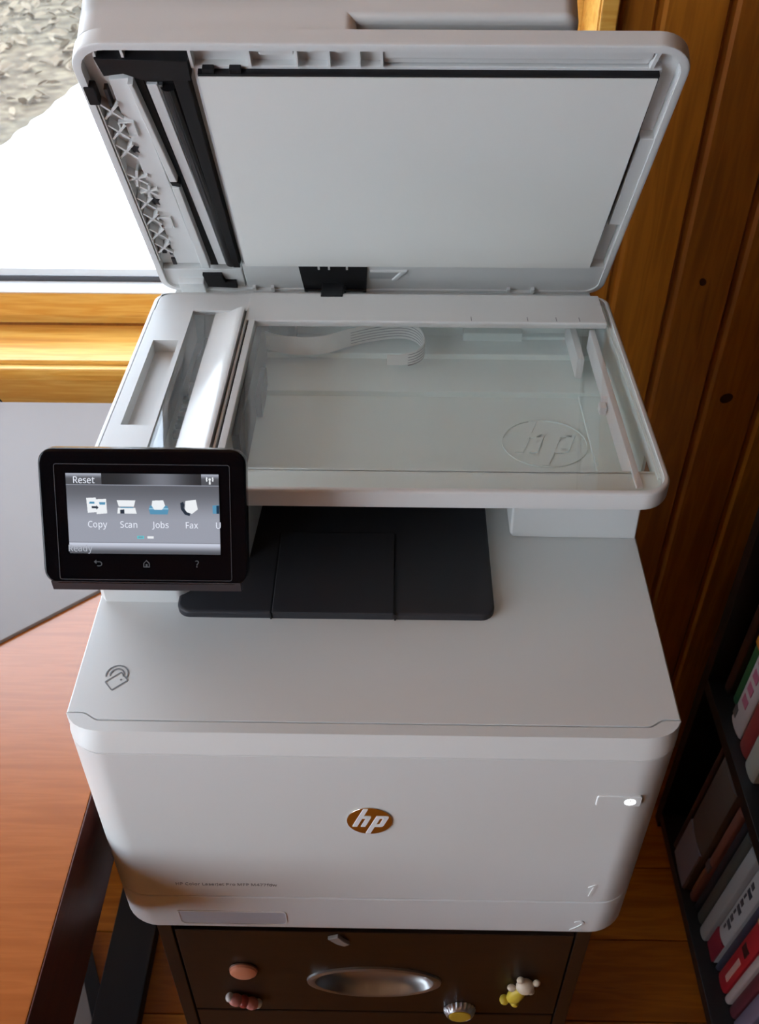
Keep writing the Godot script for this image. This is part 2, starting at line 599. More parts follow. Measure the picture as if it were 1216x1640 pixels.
func build_outside() -> void:
	var gy := H - 0.9
	var rng := RandomNumberGenerator.new()
	rng.seed = 5
	# leaf-strewn ground that rises away from the house
	var hill := func(x: float, z: float) -> float:
		return gy - 0.06 + maxf(0.0, -z - 9.0) * 0.22 + sin(x * 1.3) * 0.02
	var s := sh()
	var n := 44
	var tris := PackedVector3Array()
	for i in n:
		for j in n:
			var q := []
			for d in [Vector2(0, 0), Vector2(1, 0), Vector2(1, 1), Vector2(0, 1)]:
				var x: float = -22.0 + 44.0 * (i + d.x) / n
				var z: float = -0.82 - 40.0 * pow((j + d.y) / n, 1.6)
				q.append(Vector3(x, hill.call(x, z), z))
			tris.append_array([q[0], q[1], q[2], q[0], q[2], q[3]])
	s._put(tris, false)
	tag(part("leafy_ground", s, M.litter, self), "pale brown leaf strewn ground outside the window", "ground", "", "structure")
	tag(part("yard_ground", sh().box(Vector3(-24, gy - 0.3, -0.82), Vector3(RX0 - 0.2, gy - 0.02, 22)), M.snow, self), "snowy yard outside the left wall", "ground", "", "structure")
	# snow field with a ragged left edge
	var edge := [Vector2(-2.35, -0.83), Vector2(-2.2, -2.2), Vector2(-2.05, -3.5), Vector2(-1.94, -4.3), Vector2(-1.88, -4.7), Vector2(-1.8, -5.35), Vector2(-1.45, -5.9), Vector2(-0.9, -6.6), Vector2(0.4, -7.2), Vector2(2.5, -7.6), Vector2(6.0, -8.0), Vector2(9, -8.2), Vector2(9, -0.83)]
	var pts := PackedVector2Array()
	for i in edge.size():
		var a: Vector2 = edge[i]
		var b: Vector2 = edge[(i + 1) % edge.size()]
		for k in 6:
			var p := a.lerp(b, k / 6.0)
			if i < 10:
				p += Vector2(rng.randf_range(-0.014, 0.014), rng.randf_range(-0.014, 0.014))
			pts.append(Vector2(p.x, -p.y))
	tag(part("snow_bank", sh(plan(gy - 0.08)).prism(pts, 0.0, 0.1, 0.0, 0.02), M.snow, self), "bright white snow lying outside below the window", "snow", "", "structure")
	# fallen leaves and dry stalks
	var lf := SurfaceTool.new()
	lf.begin(Mesh.PRIMITIVE_TRIANGLES)
	var ring := [Vector3(0, 0, -0.05), Vector3(0.025, 0.008, -0.01), Vector3(0.018, 0.012, 0.03), Vector3(0, 0.004, 0.055), Vector3(-0.02, 0.014, 0.025), Vector3(-0.026, 0.01, -0.012)]
	for k in 6:
		for v: Vector3 in [Vector3(0, 0.001, 0), ring[k], ring[(k + 1) % 6]]:
			lf.set_smooth_group(-1)
			lf.add_vertex(v)
	lf.generate_normals()
	var mm := MultiMesh.new()
	mm.transform_format = MultiMesh.TRANSFORM_3D
	mm.use_colors = true
	mm.mesh = lf.commit()
	mm.instance_count = 9000
	for i in 9000:
		var p := Vector3(rng.randf_range(-8, 3), 0, rng.randf_range(-13, -4))
		while p.x > -2.0 and p.z > -6.4:
			p = Vector3(rng.randf_range(-8, 3), 0, rng.randf_range(-13, -4))
		p.y = hill.call(p.x, p.z) + 0.02
		var b := Basis.from_euler(Vector3(rng.randf_range(-0.7, 0.7), rng.randf() * TAU, rng.randf_range(-0.7, 0.7))) * Basis.from_scale(Vector3.ONE * rng.randf_range(0.4, 1.3))
		mm.set_instance_transform(i, Transform3D(b, p))
		var v := rng.randf()
		mm.set_instance_color(i, Color(0.130, 0.098, 0.068).lerp(Color(0.205, 0.160, 0.110), v))
	var mi := MultiMeshInstance3D.new()
	mi.name = "fallen_leaves"
	mi.multimesh = mm
	var lm := mat(Color.WHITE, 0.85, 0.0, 0.2)
	lm.vertex_color_use_as_albedo = true
	mi.material_override = lm
	add_child(mi)
	tag(mi, "dry pale leaves scattered over the ground beyond the snow", "leaves", "", "stuff")
	var trunk := sh()
	trunk.tube(PackedVector3Array([Vector3(0, -0.1, 0), Vector3(0.02, 0.6, 0), Vector3(-0.03, 1.6, 0.05), Vector3(0.04, 3.2, 0)]), 0.055, 10)
	var tr := part("tree_trunk", trunk, M.bark, self, Transform3D(Basis(), Vector3(-3.0, hill.call(-3.0, -8.6), -8.6)))
	tag(tr, "slender grey tree trunk outside at the upper left of the window", "tree")


# ---------------------------------------------------------------- the desk
func build_desk() -> void:
	var d := thing("desk", "orange brown wooden desk with a dark red edge left of the printer", "desk")
	var y := H + 0.128
	var x1 := -0.2205
	part("desktop", sh().box(Vector3(-1.52, y - 0.022, -0.590), Vector3(x1 - 0.0014, y, 0.62), 0.0012), M.desk, d)
	part("edge_band", sh().box(Vector3(x1 - 0.0013, y - 0.022, -0.590), Vector3(x1, y - 0.0004, 0.62), 0.0005), M.desk_edge, d)
	part("side_panel", sh().box(Vector3(x1 - 0.022, y - 0.101, -0.585), Vector3(x1 - 0.001, y - 0.0225, 0.6), 0.001), M.desk_edge, d)
	part("apron", sh().box(Vector3(-1.50, y - 0.101, 0.575), Vector3(x1 - 0.022, y - 0.0225, 0.6), 0.001), M.desk_edge, d)
	part("leg", sh().box(Vector3(-0.397, 0.0, -0.50), Vector3(-0.333, y - 0.0225, -0.46), 0.003), M.black, d)
	part("foot", sh().box(Vector3(-0.395, 0.0, -0.459), Vector3(-0.331, 0.03, 0.45), 0.003), M.black, d)
	part("leg", sh().box(Vector3(-0.397, 0.03, 0.39), Vector3(-0.333, y - 0.0225, 0.43), 0.003), M.black, d)
	part("leg", sh().box(Vector3(-1.48, 0.0, -0.50), Vector3(-1.42, y - 0.0225, -0.46), 0.003), M.black, d)
	part("leg", sh().box(Vector3(-1.48, 0.0, 0.39), Vector3(-1.42, y - 0.0225, 0.43), 0.003), M.black, d)
	# grey mat with a slanting front edge
	var mp := PackedVector2Array([Vector2(-1.12, 0.586), Vector2(-0.222, 0.586), Vector2(-0.222, 0.3067), Vector2(-0.700, -0.121), Vector2(-1.12, 0.29)])
	tag(part("desk_mat", sh(plan(y)).prism(mp, 0.0003, 0.0035, 0.0, 0.0012), M.mat, self), "large smooth grey mat lying on the desk below the window", "mat")
	# grey floor mat with a black edge under the desk
	var fm := thing("floor_mat", "grey mat with a black border on the floor under the desk", "mat")
	var fp := PackedVector2Array([Vector2(-0.436, 0.30), Vector2(-0.330, 0.075), Vector2(-0.60, -0.06), Vector2(-0.75, 0.18)])
	part("mat_field", sh(plan(0.0)).prism(Sh.inset(Sh.ccw(fp), 0.02), 0.0005, 0.006), mat(c8(120, 112, 108), 0.9), fm)
	part("mat_border", sh(plan(0.0)).ring(Sh.ccw(fp), Sh.inset(Sh.ccw(fp), 0.0195), 0.0005, 0.008), M.black, fm)


# ---------------------------------------------------------------- the cabinet below the printer
func build_cabinet() -> void:
	var c := thing("drawer_cabinet", "dark brown drawer cabinet standing under the white printer", "cabinet")
	var z0 := -0.02
	var top := H - 0.008
	var w := 0.189
	# carcass: sides, top, back, stiles
	part("side_panel", sh().box(Vector3(-w, 0.0, -0.40), Vector3(-w + 0.0125, top - 0.016, z0), 0.001), M.cabinet, c)
	part("side_panel", sh().box(Vector3(w - 0.0125, 0.0, -0.40), Vector3(w, top - 0.016, z0), 0.001), M.cabinet, c)
	part("top_panel", sh().box(Vector3(-w, top - 0.016, -0.40), Vector3(w, top, z0), 0.001), M.cabinet, c)
	part("back_panel", sh().box(Vector3(-w + 0.016, 0.0, -0.399), Vector3(w - 0.016, top - 0.016, -0.39)), M.cabinet, c)
	part("plinth", sh().box(Vector3(-w + 0.016, 0.0, -0.06), Vector3(w - 0.016, 0.03, -0.04)), M.cabinet, c)
	var y1 := H - 0.040
	var hs := [0.160, 0.138, 0.138, 0.138]
	for k in 4:
		var y0: float = y1 - hs[k]
		var cy := y0 + 0.067
		var x0 := -0.1750
		var x1 := 0.1750
		var rx := 0.0595
		var ry := 0.0275
		# front with an oval hole
		var ow := PackedVector2Array()
		var iw := PackedVector2Array()
		var n := 48
		for i in n:
			var a := TAU * i / n
			var dv := Vector2(cos(a), sin(a))
			var tx := ((x1 if dv.x > 0 else x0) / dv.x) if absf(dv.x) > 1e-6 else 1e9
			var ty := (((y1 - cy) if dv.y > 0 else (y0 - cy)) / dv.y) if absf(dv.y) > 1e-6 else 1e9
			var tt := minf(tx, ty)
			ow.append(Vector2(dv.x * tt, cy + dv.y * tt))
			iw.append(Vector2(dv.x * rx, cy + dv.y * ry))
		# put the nearest sample of each corner on the corner
		for cp in [Vector2(x0, y0), Vector2(x1, y0), Vector2(x1, y1), Vector2(x0, y1)]:
			var best := 0
			for i in n:
				if ow[i].distance_to(cp) < ow[best].distance_to(cp):
					best = i
			ow[best] = cp
		var dr := part("drawer", sh().ring(ow, iw, z0 - 0.017, z0, 0.0015), M.cabinet, c)
		# oval recessed pull
		var pull := sh(Transform3D(Basis(), Vector3(0, cy, z0)))
		var rings := []
		for q in [[1.06, 0.0], [1.05, 0.002], [0.99, 0.0032], [0.93, 0.0022], [0.88, -0.003], [0.78, -0.009], [0.6, -0.0125], [0.3, -0.014], [0.02, -0.014]]:
			rings.append(Sh.lift(Sh.ellipse(0, 0, rx * q[0], ry * q[0] - (0.0 if q[0] > 0.9 else 0.001), n), q[1]))
		pull.loft(rings, false, true)
		tag(part("handle", pull, M.steel, dr), "oval recessed silver handle")
		part("drawer_box", sh().box(Vector3(x0 + 0.01, y0 + 0.01, -0.38), Vector3(x1 - 0.01, y1 - 0.02, z0 - 0.034)), M.cabinet, dr)
		y1 = y0 - 0.003
	# magnets on the top drawer
	var zf := z0
	var m1 := thing("button_magnet", "round orange pink button magnet, upper of two left of the drawer handle", "magnet", Vector3(-0.1205, H - 0.113, zf))
	part("shell", sh().lathe(PackedVector2Array([Vector2(0.0120, 0.0003), Vector2(0.0128, 0.002), Vector2(0.0122, 0.0040), Vector2(0.0100, 0.0055), Vector2(0.006, 0.0064), Vector2(0.001, 0.0067)])), mat(c8(214, 140, 108), 0.35), m1)
	part("rim", sh().lathe(PackedVector2Array([Vector2(0.0129, 0.0002), Vector2(0.0134, 0.001), Vector2(0.0130, 0.0019), Vector2(0.0125, 0.0019)])), mat(c8(120, 78, 60), 0.4), m1)
	var m2 := thing("bow_magnet", "small red and white bow shaped magnet below the orange button magnet", "magnet", Vector3(-0.1245, H - 0.168, zf))
	part("knot_bead", sh().ball(Vector3(0, 0, 0.006), Vector3(0.0055, 0.006, 0.006), 8), mat(c8(168, 70, 64), 0.3), m2)
	for sx: float in [-1, 1]:
		part("loop", sh(Transform3D(Basis(Vector3(0, 0, 1), -0.45), Vector3.ZERO)).ball(Vector3(sx * 0.008, sx * 0.0, 0.0062), Vector3(0.0075, 0.006, 0.0058), 8), mat(c8(196, 128, 120), 0.3), m2)
		part("tip", sh(Transform3D(Basis(Vector3(0, 0, 1), -0.45), Vector3.ZERO)).ball(Vector3(sx * 0.0145, 0, 0.005), Vector3(0.004, 0.0045, 0.0045), 8), mat(c8(216, 214, 210), 0.25), m2)
	var m3 := thing("bottle_cap_magnet", "fluted bottle cap magnet with a yellow centre right below the oval handle", "magnet", Vector3(0.083, H - 0.190, zf))
	var cap := []
	for q in [[0.0150, 0.0004], [0.0146, 0.003], [0.0132, 0.0065], [0.0118, 0.0078], [0.0112, 0.0072]]:
		var ring := PackedVector3Array()
		for i in 84:
			var a := TAU * i / 84.0
			var rr: float = q[0] + (0.0008 * cos(21.0 * a) if q[1] < 0.006 else 0.0)
			ring.append(Vector3(cos(a) * rr, sin(a) * rr, q[1]))
		cap.append(ring)
	part("cap", sh().loft(cap), mat(c8(190, 190, 196), 0.28, 0.7), m3)
	part("centre", sh().lathe(PackedVector2Array([Vector2(0.0106, 0.0073), Vector2(0.0106, 0.0082), Vector2(0.0095, 0.0086)])), mat(c8(206, 176, 60), 0.4), m3)
	var m4 := thing("animal_magnet", "small yellow animal shaped magnet at the right end of the drawer", "magnet", Vector3(0.136, H - 0.134, zf))
	var lean := Transform3D(Basis(Vector3(0, 0, 1), -0.32), Vector3.ZERO)
	var yel := mat(c8(222, 200, 70), 0.4)
	var crm := mat(c8(228, 214, 190), 0.4)
	var body := sh(lean)
	body.ball(Vector3(0, -0.010, 0.006), Vector3(0.0075, 0.0145, 0.006), 10)
	part("body", body, yel, m4)
	part("head", sh(lean).ball(Vector3(0, 0.011, 0.007), Vector3(0.0085, 0.0085, 0.007), 10), crm, m4)
	for q in [Vector3(-0.008, 0.019, 0.006), Vector3(0.008, 0.019, 0.006)]:
		part("ear", sh(lean).ball(q, Vector3(0.0036, 0.004, 0.003), 7), crm, m4)
	for q in [Vector3(-0.0095, 0.002, 0.006), Vector3(0.0095, 0.002, 0.006)]:
		part("arm", sh(lean).ball(q, Vector3(0.0042, 0.0036, 0.0034), 7), crm, m4)
	for q in [Vector3(-0.006, -0.0235, 0.006), Vector3(0.005, -0.0245, 0.006)]:
		part("paw", sh(lean).ball(q, Vector3(0.0046, 0.0042, 0.0048), 7), yel, m4)
	# crumpled bit of tape at the top of the drawer
	var tp := sh(Transform3D(Basis(Vector3(0, 0, 1), 0.35), Vector3(-0.032, H - 0.052, zf)))
	tp.prism(PackedVector2Array([Vector2(-0.006, 0.008), Vector2(0.004, 0.009), Vector2(0.006, 0.0), Vector2(0.009, -0.007), Vector2(0.003, -0.009), Vector2(-0.002, -0.003)]), 0.0002, 0.0035, 0.0, 0.001)
	tag(part("tape_scrap", tp, mat(c8(150, 148, 146), 0.4), self), "crumpled grey scrap of tape at the top edge of the drawer", "tape")


# ---------------------------------------------------------------- the printer
func top_y(z: float) -> float:
	return 0.2546 - 0.0634 * z

func build_printer() -> void:
	var P := thing("printer", "white office laser printer with its scanner lid raised and a black touch panel", "printer", Vector3(0, H, 0))
	printer_base(P)
	printer_scanner(P)
	printer_panel(P)
	printer_lid(P)

func outline(x: float, zf: float, zb: float, rf: float, rb: float, seg := 8) -> PackedVector2Array:
	return Sh.rrect4(-x, -zf, x, -zb, [rf, rf, rb, rb], seg)

func printer_base(P: Node3D) -> void:
	var W := 0.2085
	var zb := -0.43
	# paper tray drawer, with the grip hollow in its front
	var full := outline(W, 0.0, zb, 0.030, 0.02)
	var s := sh(plan())
	var rings := []
	for q in [[0.011, 0.0], [0.0055, 0.0016], [0.002, 0.0050], [0.0, 0.0105]]:
		rings.append(Sh.lift(Sh.inset(full, q[0]), q[1]))
	rings.append(Sh.lift(full, 0.0560))
	rings.append(Sh.lift(Sh.inset(full, 0.0006), 0.0566))
	s.loft(rings)
	var tray := part("paper_tray", s, M.plastic, P)
	# the grip: a shallow hollow framed by its own raised lip
	var gp := Sh.rrect4(-0.1585, 0.0130, -0.0700, 0.0350, [0.006, 0.006, 0.004, 0.002], 4)
	part("grip_lip", sh().ring(gp, Sh.inset(Sh.ccw(gp), 0.0012), -0.002, 0.0007, 0.0004), M.plastic, tray)
	part("grip_plate", sh().prism(Sh.inset(Sh.ccw(gp), 0.0014), -0.002, 0.0002), mat(c8(176, 180, 188), 0.3), tray)  # blue-grey tone stands in for window light in the hollow
	# main front
	s = sh(plan())
	s.loft([Sh.lift(Sh.inset(full, 0.0008), 0.0577), Sh.lift(full, 0.0585), Sh.lift(full, 0.2436), Sh.lift(Sh.inset(full, 0.0008), 0.2442)])
	var front := part("front_body", s, M.plastic, P)
	# dark core that shows in the seams
	part("core", sh(plan()).prism(Sh.inset(full, 0.004), 0.02, 0.2446), M.black, P)
	# seam line in plan, left to right
	var seam := PackedVector2Array()
	for i in 11:
		var t := i / 10.0
		var e := t * t * (3 - 2 * t)
		seam.append(Vector2(-0.198 + 0.013 * t, 0.0245 - 0.0058 * e))
	var right := PackedVector2Array()
	for i in 11:
		var q := seam[10 - i]
		right.append(Vector2(-q.x, q.y))
	var line := PackedVector2Array([Vector2(-W, 0.0245)])
	line.append_array(seam)
	line.append_array(right)
	line.append(Vector2(W, 0.0245))
	# front ridge before the seam
	var ridge := PackedVector2Array()
	var inn := PackedFloat32Array()
	for p in full:
		if p.y < 0.0243:
			ridge.append(p)
	# order: full runs counter-clockwise from the left front corner
	var back := line.duplicate()
	back.reverse()
	ridge.append_array(back)
	ridge = Sh.ccw(ridge)
	var low := PackedVector3Array()
	var mid := PackedVector3Array()
	var mid2 := PackedVector3Array()
	var hi := PackedVector3Array()
	var ins := PackedVector2Array()
	var cen := Vector2(0, 0.03)
	for i in ridge.size():
		var p := ridge[i]
		var onback := p.y > 0.0183 and (absf(p.x) < 0.2 or p.y > 0.0244)
		var q := p
		if not onback:
			# chamfer: step in towards the middle of the front edge
			var fx := clampf((absf(p.x) - (W - 0.030)) / 0.030, 0.0, 1.0)
			var fy := clampf(1.0 - p.y / 0.0245, 0.0, 1.0)
			q = p + Vector2(-signf(p.x) * 0.0060 * fx * fy, 0.0105 * sqrt(maxf(0.0, 1.0 - fx * fx)) * fy)
		ins.append(q)
		var qm := p.lerp(q, 0.06)
		low.append(Vector3(p.x, p.y, 0.2448))
		mid.append(Vector3(p.x, p.y, 0.2454 if not onback else 0.2454))
		hi.append(Vector3(q.x, q.y, top_y(-q.y) - 0.0002))
	s = sh(plan())
	s.loft([low, mid, hi])
	part("front_ridge", s, M.plastic, P)
	# top cover behind the seam
	var cover := PackedVector2Array()
	for p in line:
		cover.append(p + Vector2(0, 0.0009))
	cover.append_array(PackedVector2Array([Vector2(W, 0.40), Vector2(W - 0.008, 0.43), Vector2(-W + 0.008, 0.43), Vector2(-W, 0.40)]))
	low = PackedVector3Array()
	mid = PackedVector3Array()
	hi = PackedVector3Array()
	for p in cover:
		low.append(Vector3(p.x, p.y, 0.2448))
		var qx := signf(p.x) * minf(absf(p.x), W - 0.0012)
		mid.append(Vector3(p.x, p.y, top_y(-p.y) - 0.0012))
		hi.append(Vector3(qx, p.y + (0.0004 if p.y < 0.03 else 0.0), top_y(-p.y)))
	s = sh(plan())
	s.loft([low, mid, hi])
	part("top_cover", s, M.plastic, P)
	# round metal badge with the letters cut out
	var badge := part("badge", sh().prism(Sh.ellipse(0, 0, 0.0164, 0.0165, 56), -0.001, 0.0009, 0.0, 0.0003), M.chrome, front, Transform3D(Basis(), Vector3(-0.002, 0.1695, 0)))
	part("lettering", logo(0.0164, 0.0005, 0.0013), M.white, front, Transform3D(Basis(), Vector3(-0.002, 0.1695, 0)))
	# power button
	var bt := Sh.rrect(0.1556, 0.1930, 0.1868, 0.2046, 0.002, 4)
	part("power_button", sh().prism(bt, -0.001, 0.0011, 0.0, 0.0006), M.plastic, front)
	part("power_light", sh().prism(Sh.ellipse(0.1788, 0.1986, 0.0040, 0.0036, 24), 0.0009, 0.0014), M.power, front)
	part("power_symbol", sh().box(Vector3(0.1785, 0.1992, 0.0013), Vector3(0.1791, 0.2020, 0.0016)), M.white, front)
	# raised numbers of the trays and the small model line
	text("number", "1", 0.022, M.plastic, front, Transform3D(Basis(Vector3(1, 0, 0), Vector3(0.16, 1, 0), Vector3(0, 0, 1)), Vector3(0.1702, 0.0755, 0.0001)), 0.0012)
	text("number", "2", 0.021, M.plastic, tray, Transform3D(Basis(Vector3(1, 0, 0), Vector3(0.16, 1, 0), Vector3(0, 0, 1)), Vector3(0.1672, 0.0190, 0.0001)), 0.0012)
	text("model_lettering", "HP Color LaserJet Pro MFP M477fdw", 0.0049, M.ink, front, Transform3D(Basis(), Vector3(-0.1145, 0.0765, 0.0001)), 0.0002)
	# card and wave symbol printed on the cover
	var ic := Transform3D(Basis(Vector3(1, 0, 0), Vector3(0, 0.0634, -0.998), Vector3(0, 0.998, 0.0634)), Vector3(-0.1802, top_y(-0.0545) + 0.0001, -0.0545))
	s = sh()
	s.xf = Transform3D(Basis(Vector3(0, 0, 1), 0.72), Vector3(0.0005, -0.0035, 0))
	var cr := Sh.rrect(-0.0068, -0.0050, 0.0068, 0.0050, 0.0012, 3)
	s.ring(cr, Sh.inset(cr, 0.0009), 0.0, 0.0002)
	s.prism(Sh.ellipse(0.003, -0.001, 0.0007, 0.0007, 10), 0.0, 0.0002)
	s.xf = Transform3D()
	for rr: float in [0.0048, 0.0076]:
		var o := PackedVector2Array()
		for i in 21:
			var a := deg_to_rad(-20.0 + 215.0 * i / 20.0)
			o.append(Vector2(-0.0002, 0.0022) + Vector2(cos(a), sin(a)) * (rr + 0.0005))
		for i in 21:
			var a := deg_to_rad(195.0 - 215.0 * i / 20.0)
			o.append(Vector2(-0.0002, 0.0022) + Vector2(cos(a), sin(a)) * (rr - 0.0005))
		s.prism(o, 0.0, 0.0002)
	part("card_symbol", s, M.ink, P, ic)
	# output tray
	var tx := Transform3D(Basis(Vector3(1, 0, 0), Vector3(0, 0.0634, -0.998), Vector3(0, 0.998, 0.0634)), Vector3(0, top_y(0.0), 0))
	s = sh()
	s.prism(Sh.rrect4(-0.1475, 0.1098, 0.0885, 0.40, [0.010, 0.010, 0.004, 0.004], 6), -0.003, 0.0062, 0.0, 0.0022)
	var ot := part("output_tray", s, M.dark, P, tx)
	var fl := Sh.rrect4(-0.0765, 0.1096, 0.0140, 0.1935, [0.0012, 0.0012, 0.004, 0.004], 4)
	part("paper_stop", sh().prism(fl, 0.0, 0.0068, 0.0, 0.0008), M.dark, ot)
	for x: float in [-0.0772, 0.0147]:
		part("gap", sh().box(Vector3(x - 0.0006, 0.1088, -0.002), Vector3(x + 0.0006, 0.1930, 0.0064)), M.black, ot)
	# pillars
	s = sh(Transform3D(Basis(), Vector3(0, 0, -0.40)))
	var pr := PackedVector2Array([Vector2(0.1062, 0.311), Vector2(0.1062, 0.2735)])
	for i in 7:
		var a := PI + PI / 2 * i / 6.0
		pr.append(Vector2(0.1122, 0.2735) + Vector2(cos(a), sin(a)) * 0.0060)
	pr.append_array([Vector2(0.2078, 0.2668), Vector2(0.2066, 0.311)])
	s.prism(pr, 0, 0.2045, 0.0, 0.0025)
	part("pillar", s, M.plastic, P)
	s = sh(plan(0.0))
	var pl := PackedVector2Array([Vector2(-0.2080, 0.40), Vector2(-0.2080, 0.130), Vector2(-0.2030, 0.1238), Vector2(-0.1500, 0.1238), Vector2(-0.1440, 0.1262), Vector2(-0.1020, 0.160), Vector2(-0.0990, 0.164), Vector2(-0.0950, 0.225), Vector2(-0.0950, 0.40)])
	s.prism(pl, 0.2600, 0.311, 0.0, 0.0)
	s.prism(PackedVector2Array([Vector2(-0.2080, 0.157), Vector2(-0.2080, 0.130), Vector2(-0.2030, 0.1238), Vector2(-0.1500, 0.1238), Vector2(-0.1440, 0.1262), Vector2(-0.1080, 0.155), Vector2(-0.1090, 0.157)]), 0.3110, 0.353)
	part("pillar", s, M.plastic, P)
	# black back of the output bay
	part("bay_back", sh().box(Vector3(-0.1, 0.27, -0.40), Vector3(0.108, 0.311, -0.385)), M.black, P)

# the two slanted letters, made to fit a disc of radius r
func logo(r: float, z0: float, z1: float) -> Sh:
	var s := sh(Transform3D(Basis(Vector3(1, 0, 0), Vector3(0.36, 1, 0), Vector3(0, 0, 1)), Vector3.ZERO))
	var k := r / 0.0164
	var bar := func(x0: float, y0: float, x1: float, y1: float) -> void:
		s.prism(PackedVector2Array([Vector2(x0, y0) * k, Vector2(x1, y0) * k, Vector2(x1, y1) * k, Vector2(x0, y1) * k]), z0, z1)
	# h
	bar.call(-0.0100, -0.0066, -0.0066, 0.0152)
	bar.call(-0.0066, 0.0036, -0.0022, 0.0066)
	bar.call(-0.0040, -0.0066, -0.0008, 0.0040)
	s.prism(PackedVector2Array([Vector2(-0.0022, 0.0066) * k, Vector2(-0.0040, 0.0036) * k, Vector2(-0.0008, 0.0036) * k, Vector2(-0.0008, 0.0050) * k, Vector2(-0.0012, 0.0062) * k]), z0, z1)
	# p
	bar.call(0.0026, -0.0152, 0.0060, 0.0066)
	bar.call(0.0060, 0.0040, 0.0104, 0.0066)
	bar.call(0.0084, -0.0048, 0.0118, 0.0052)
	bar.call(0.0060, -0.0066, 0.0104, -0.0040)
	s.prism(PackedVector2Array([Vector2(0.0104, 0.0066) * k, Vector2(0.0104, 0.0052) * k, Vector2(0.0118, 0.0052) * k, Vector2(0.0114, 0.0061) * k]), z0, z1)
	s.prism(PackedVector2Array([Vector2(0.0104, -0.0066) * k, Vector2(0.0114, -0.0061) * k, Vector2(0.0118, -0.0048) * k, Vector2(0.0104, -0.0048) * k]), z0, z1)
	return s

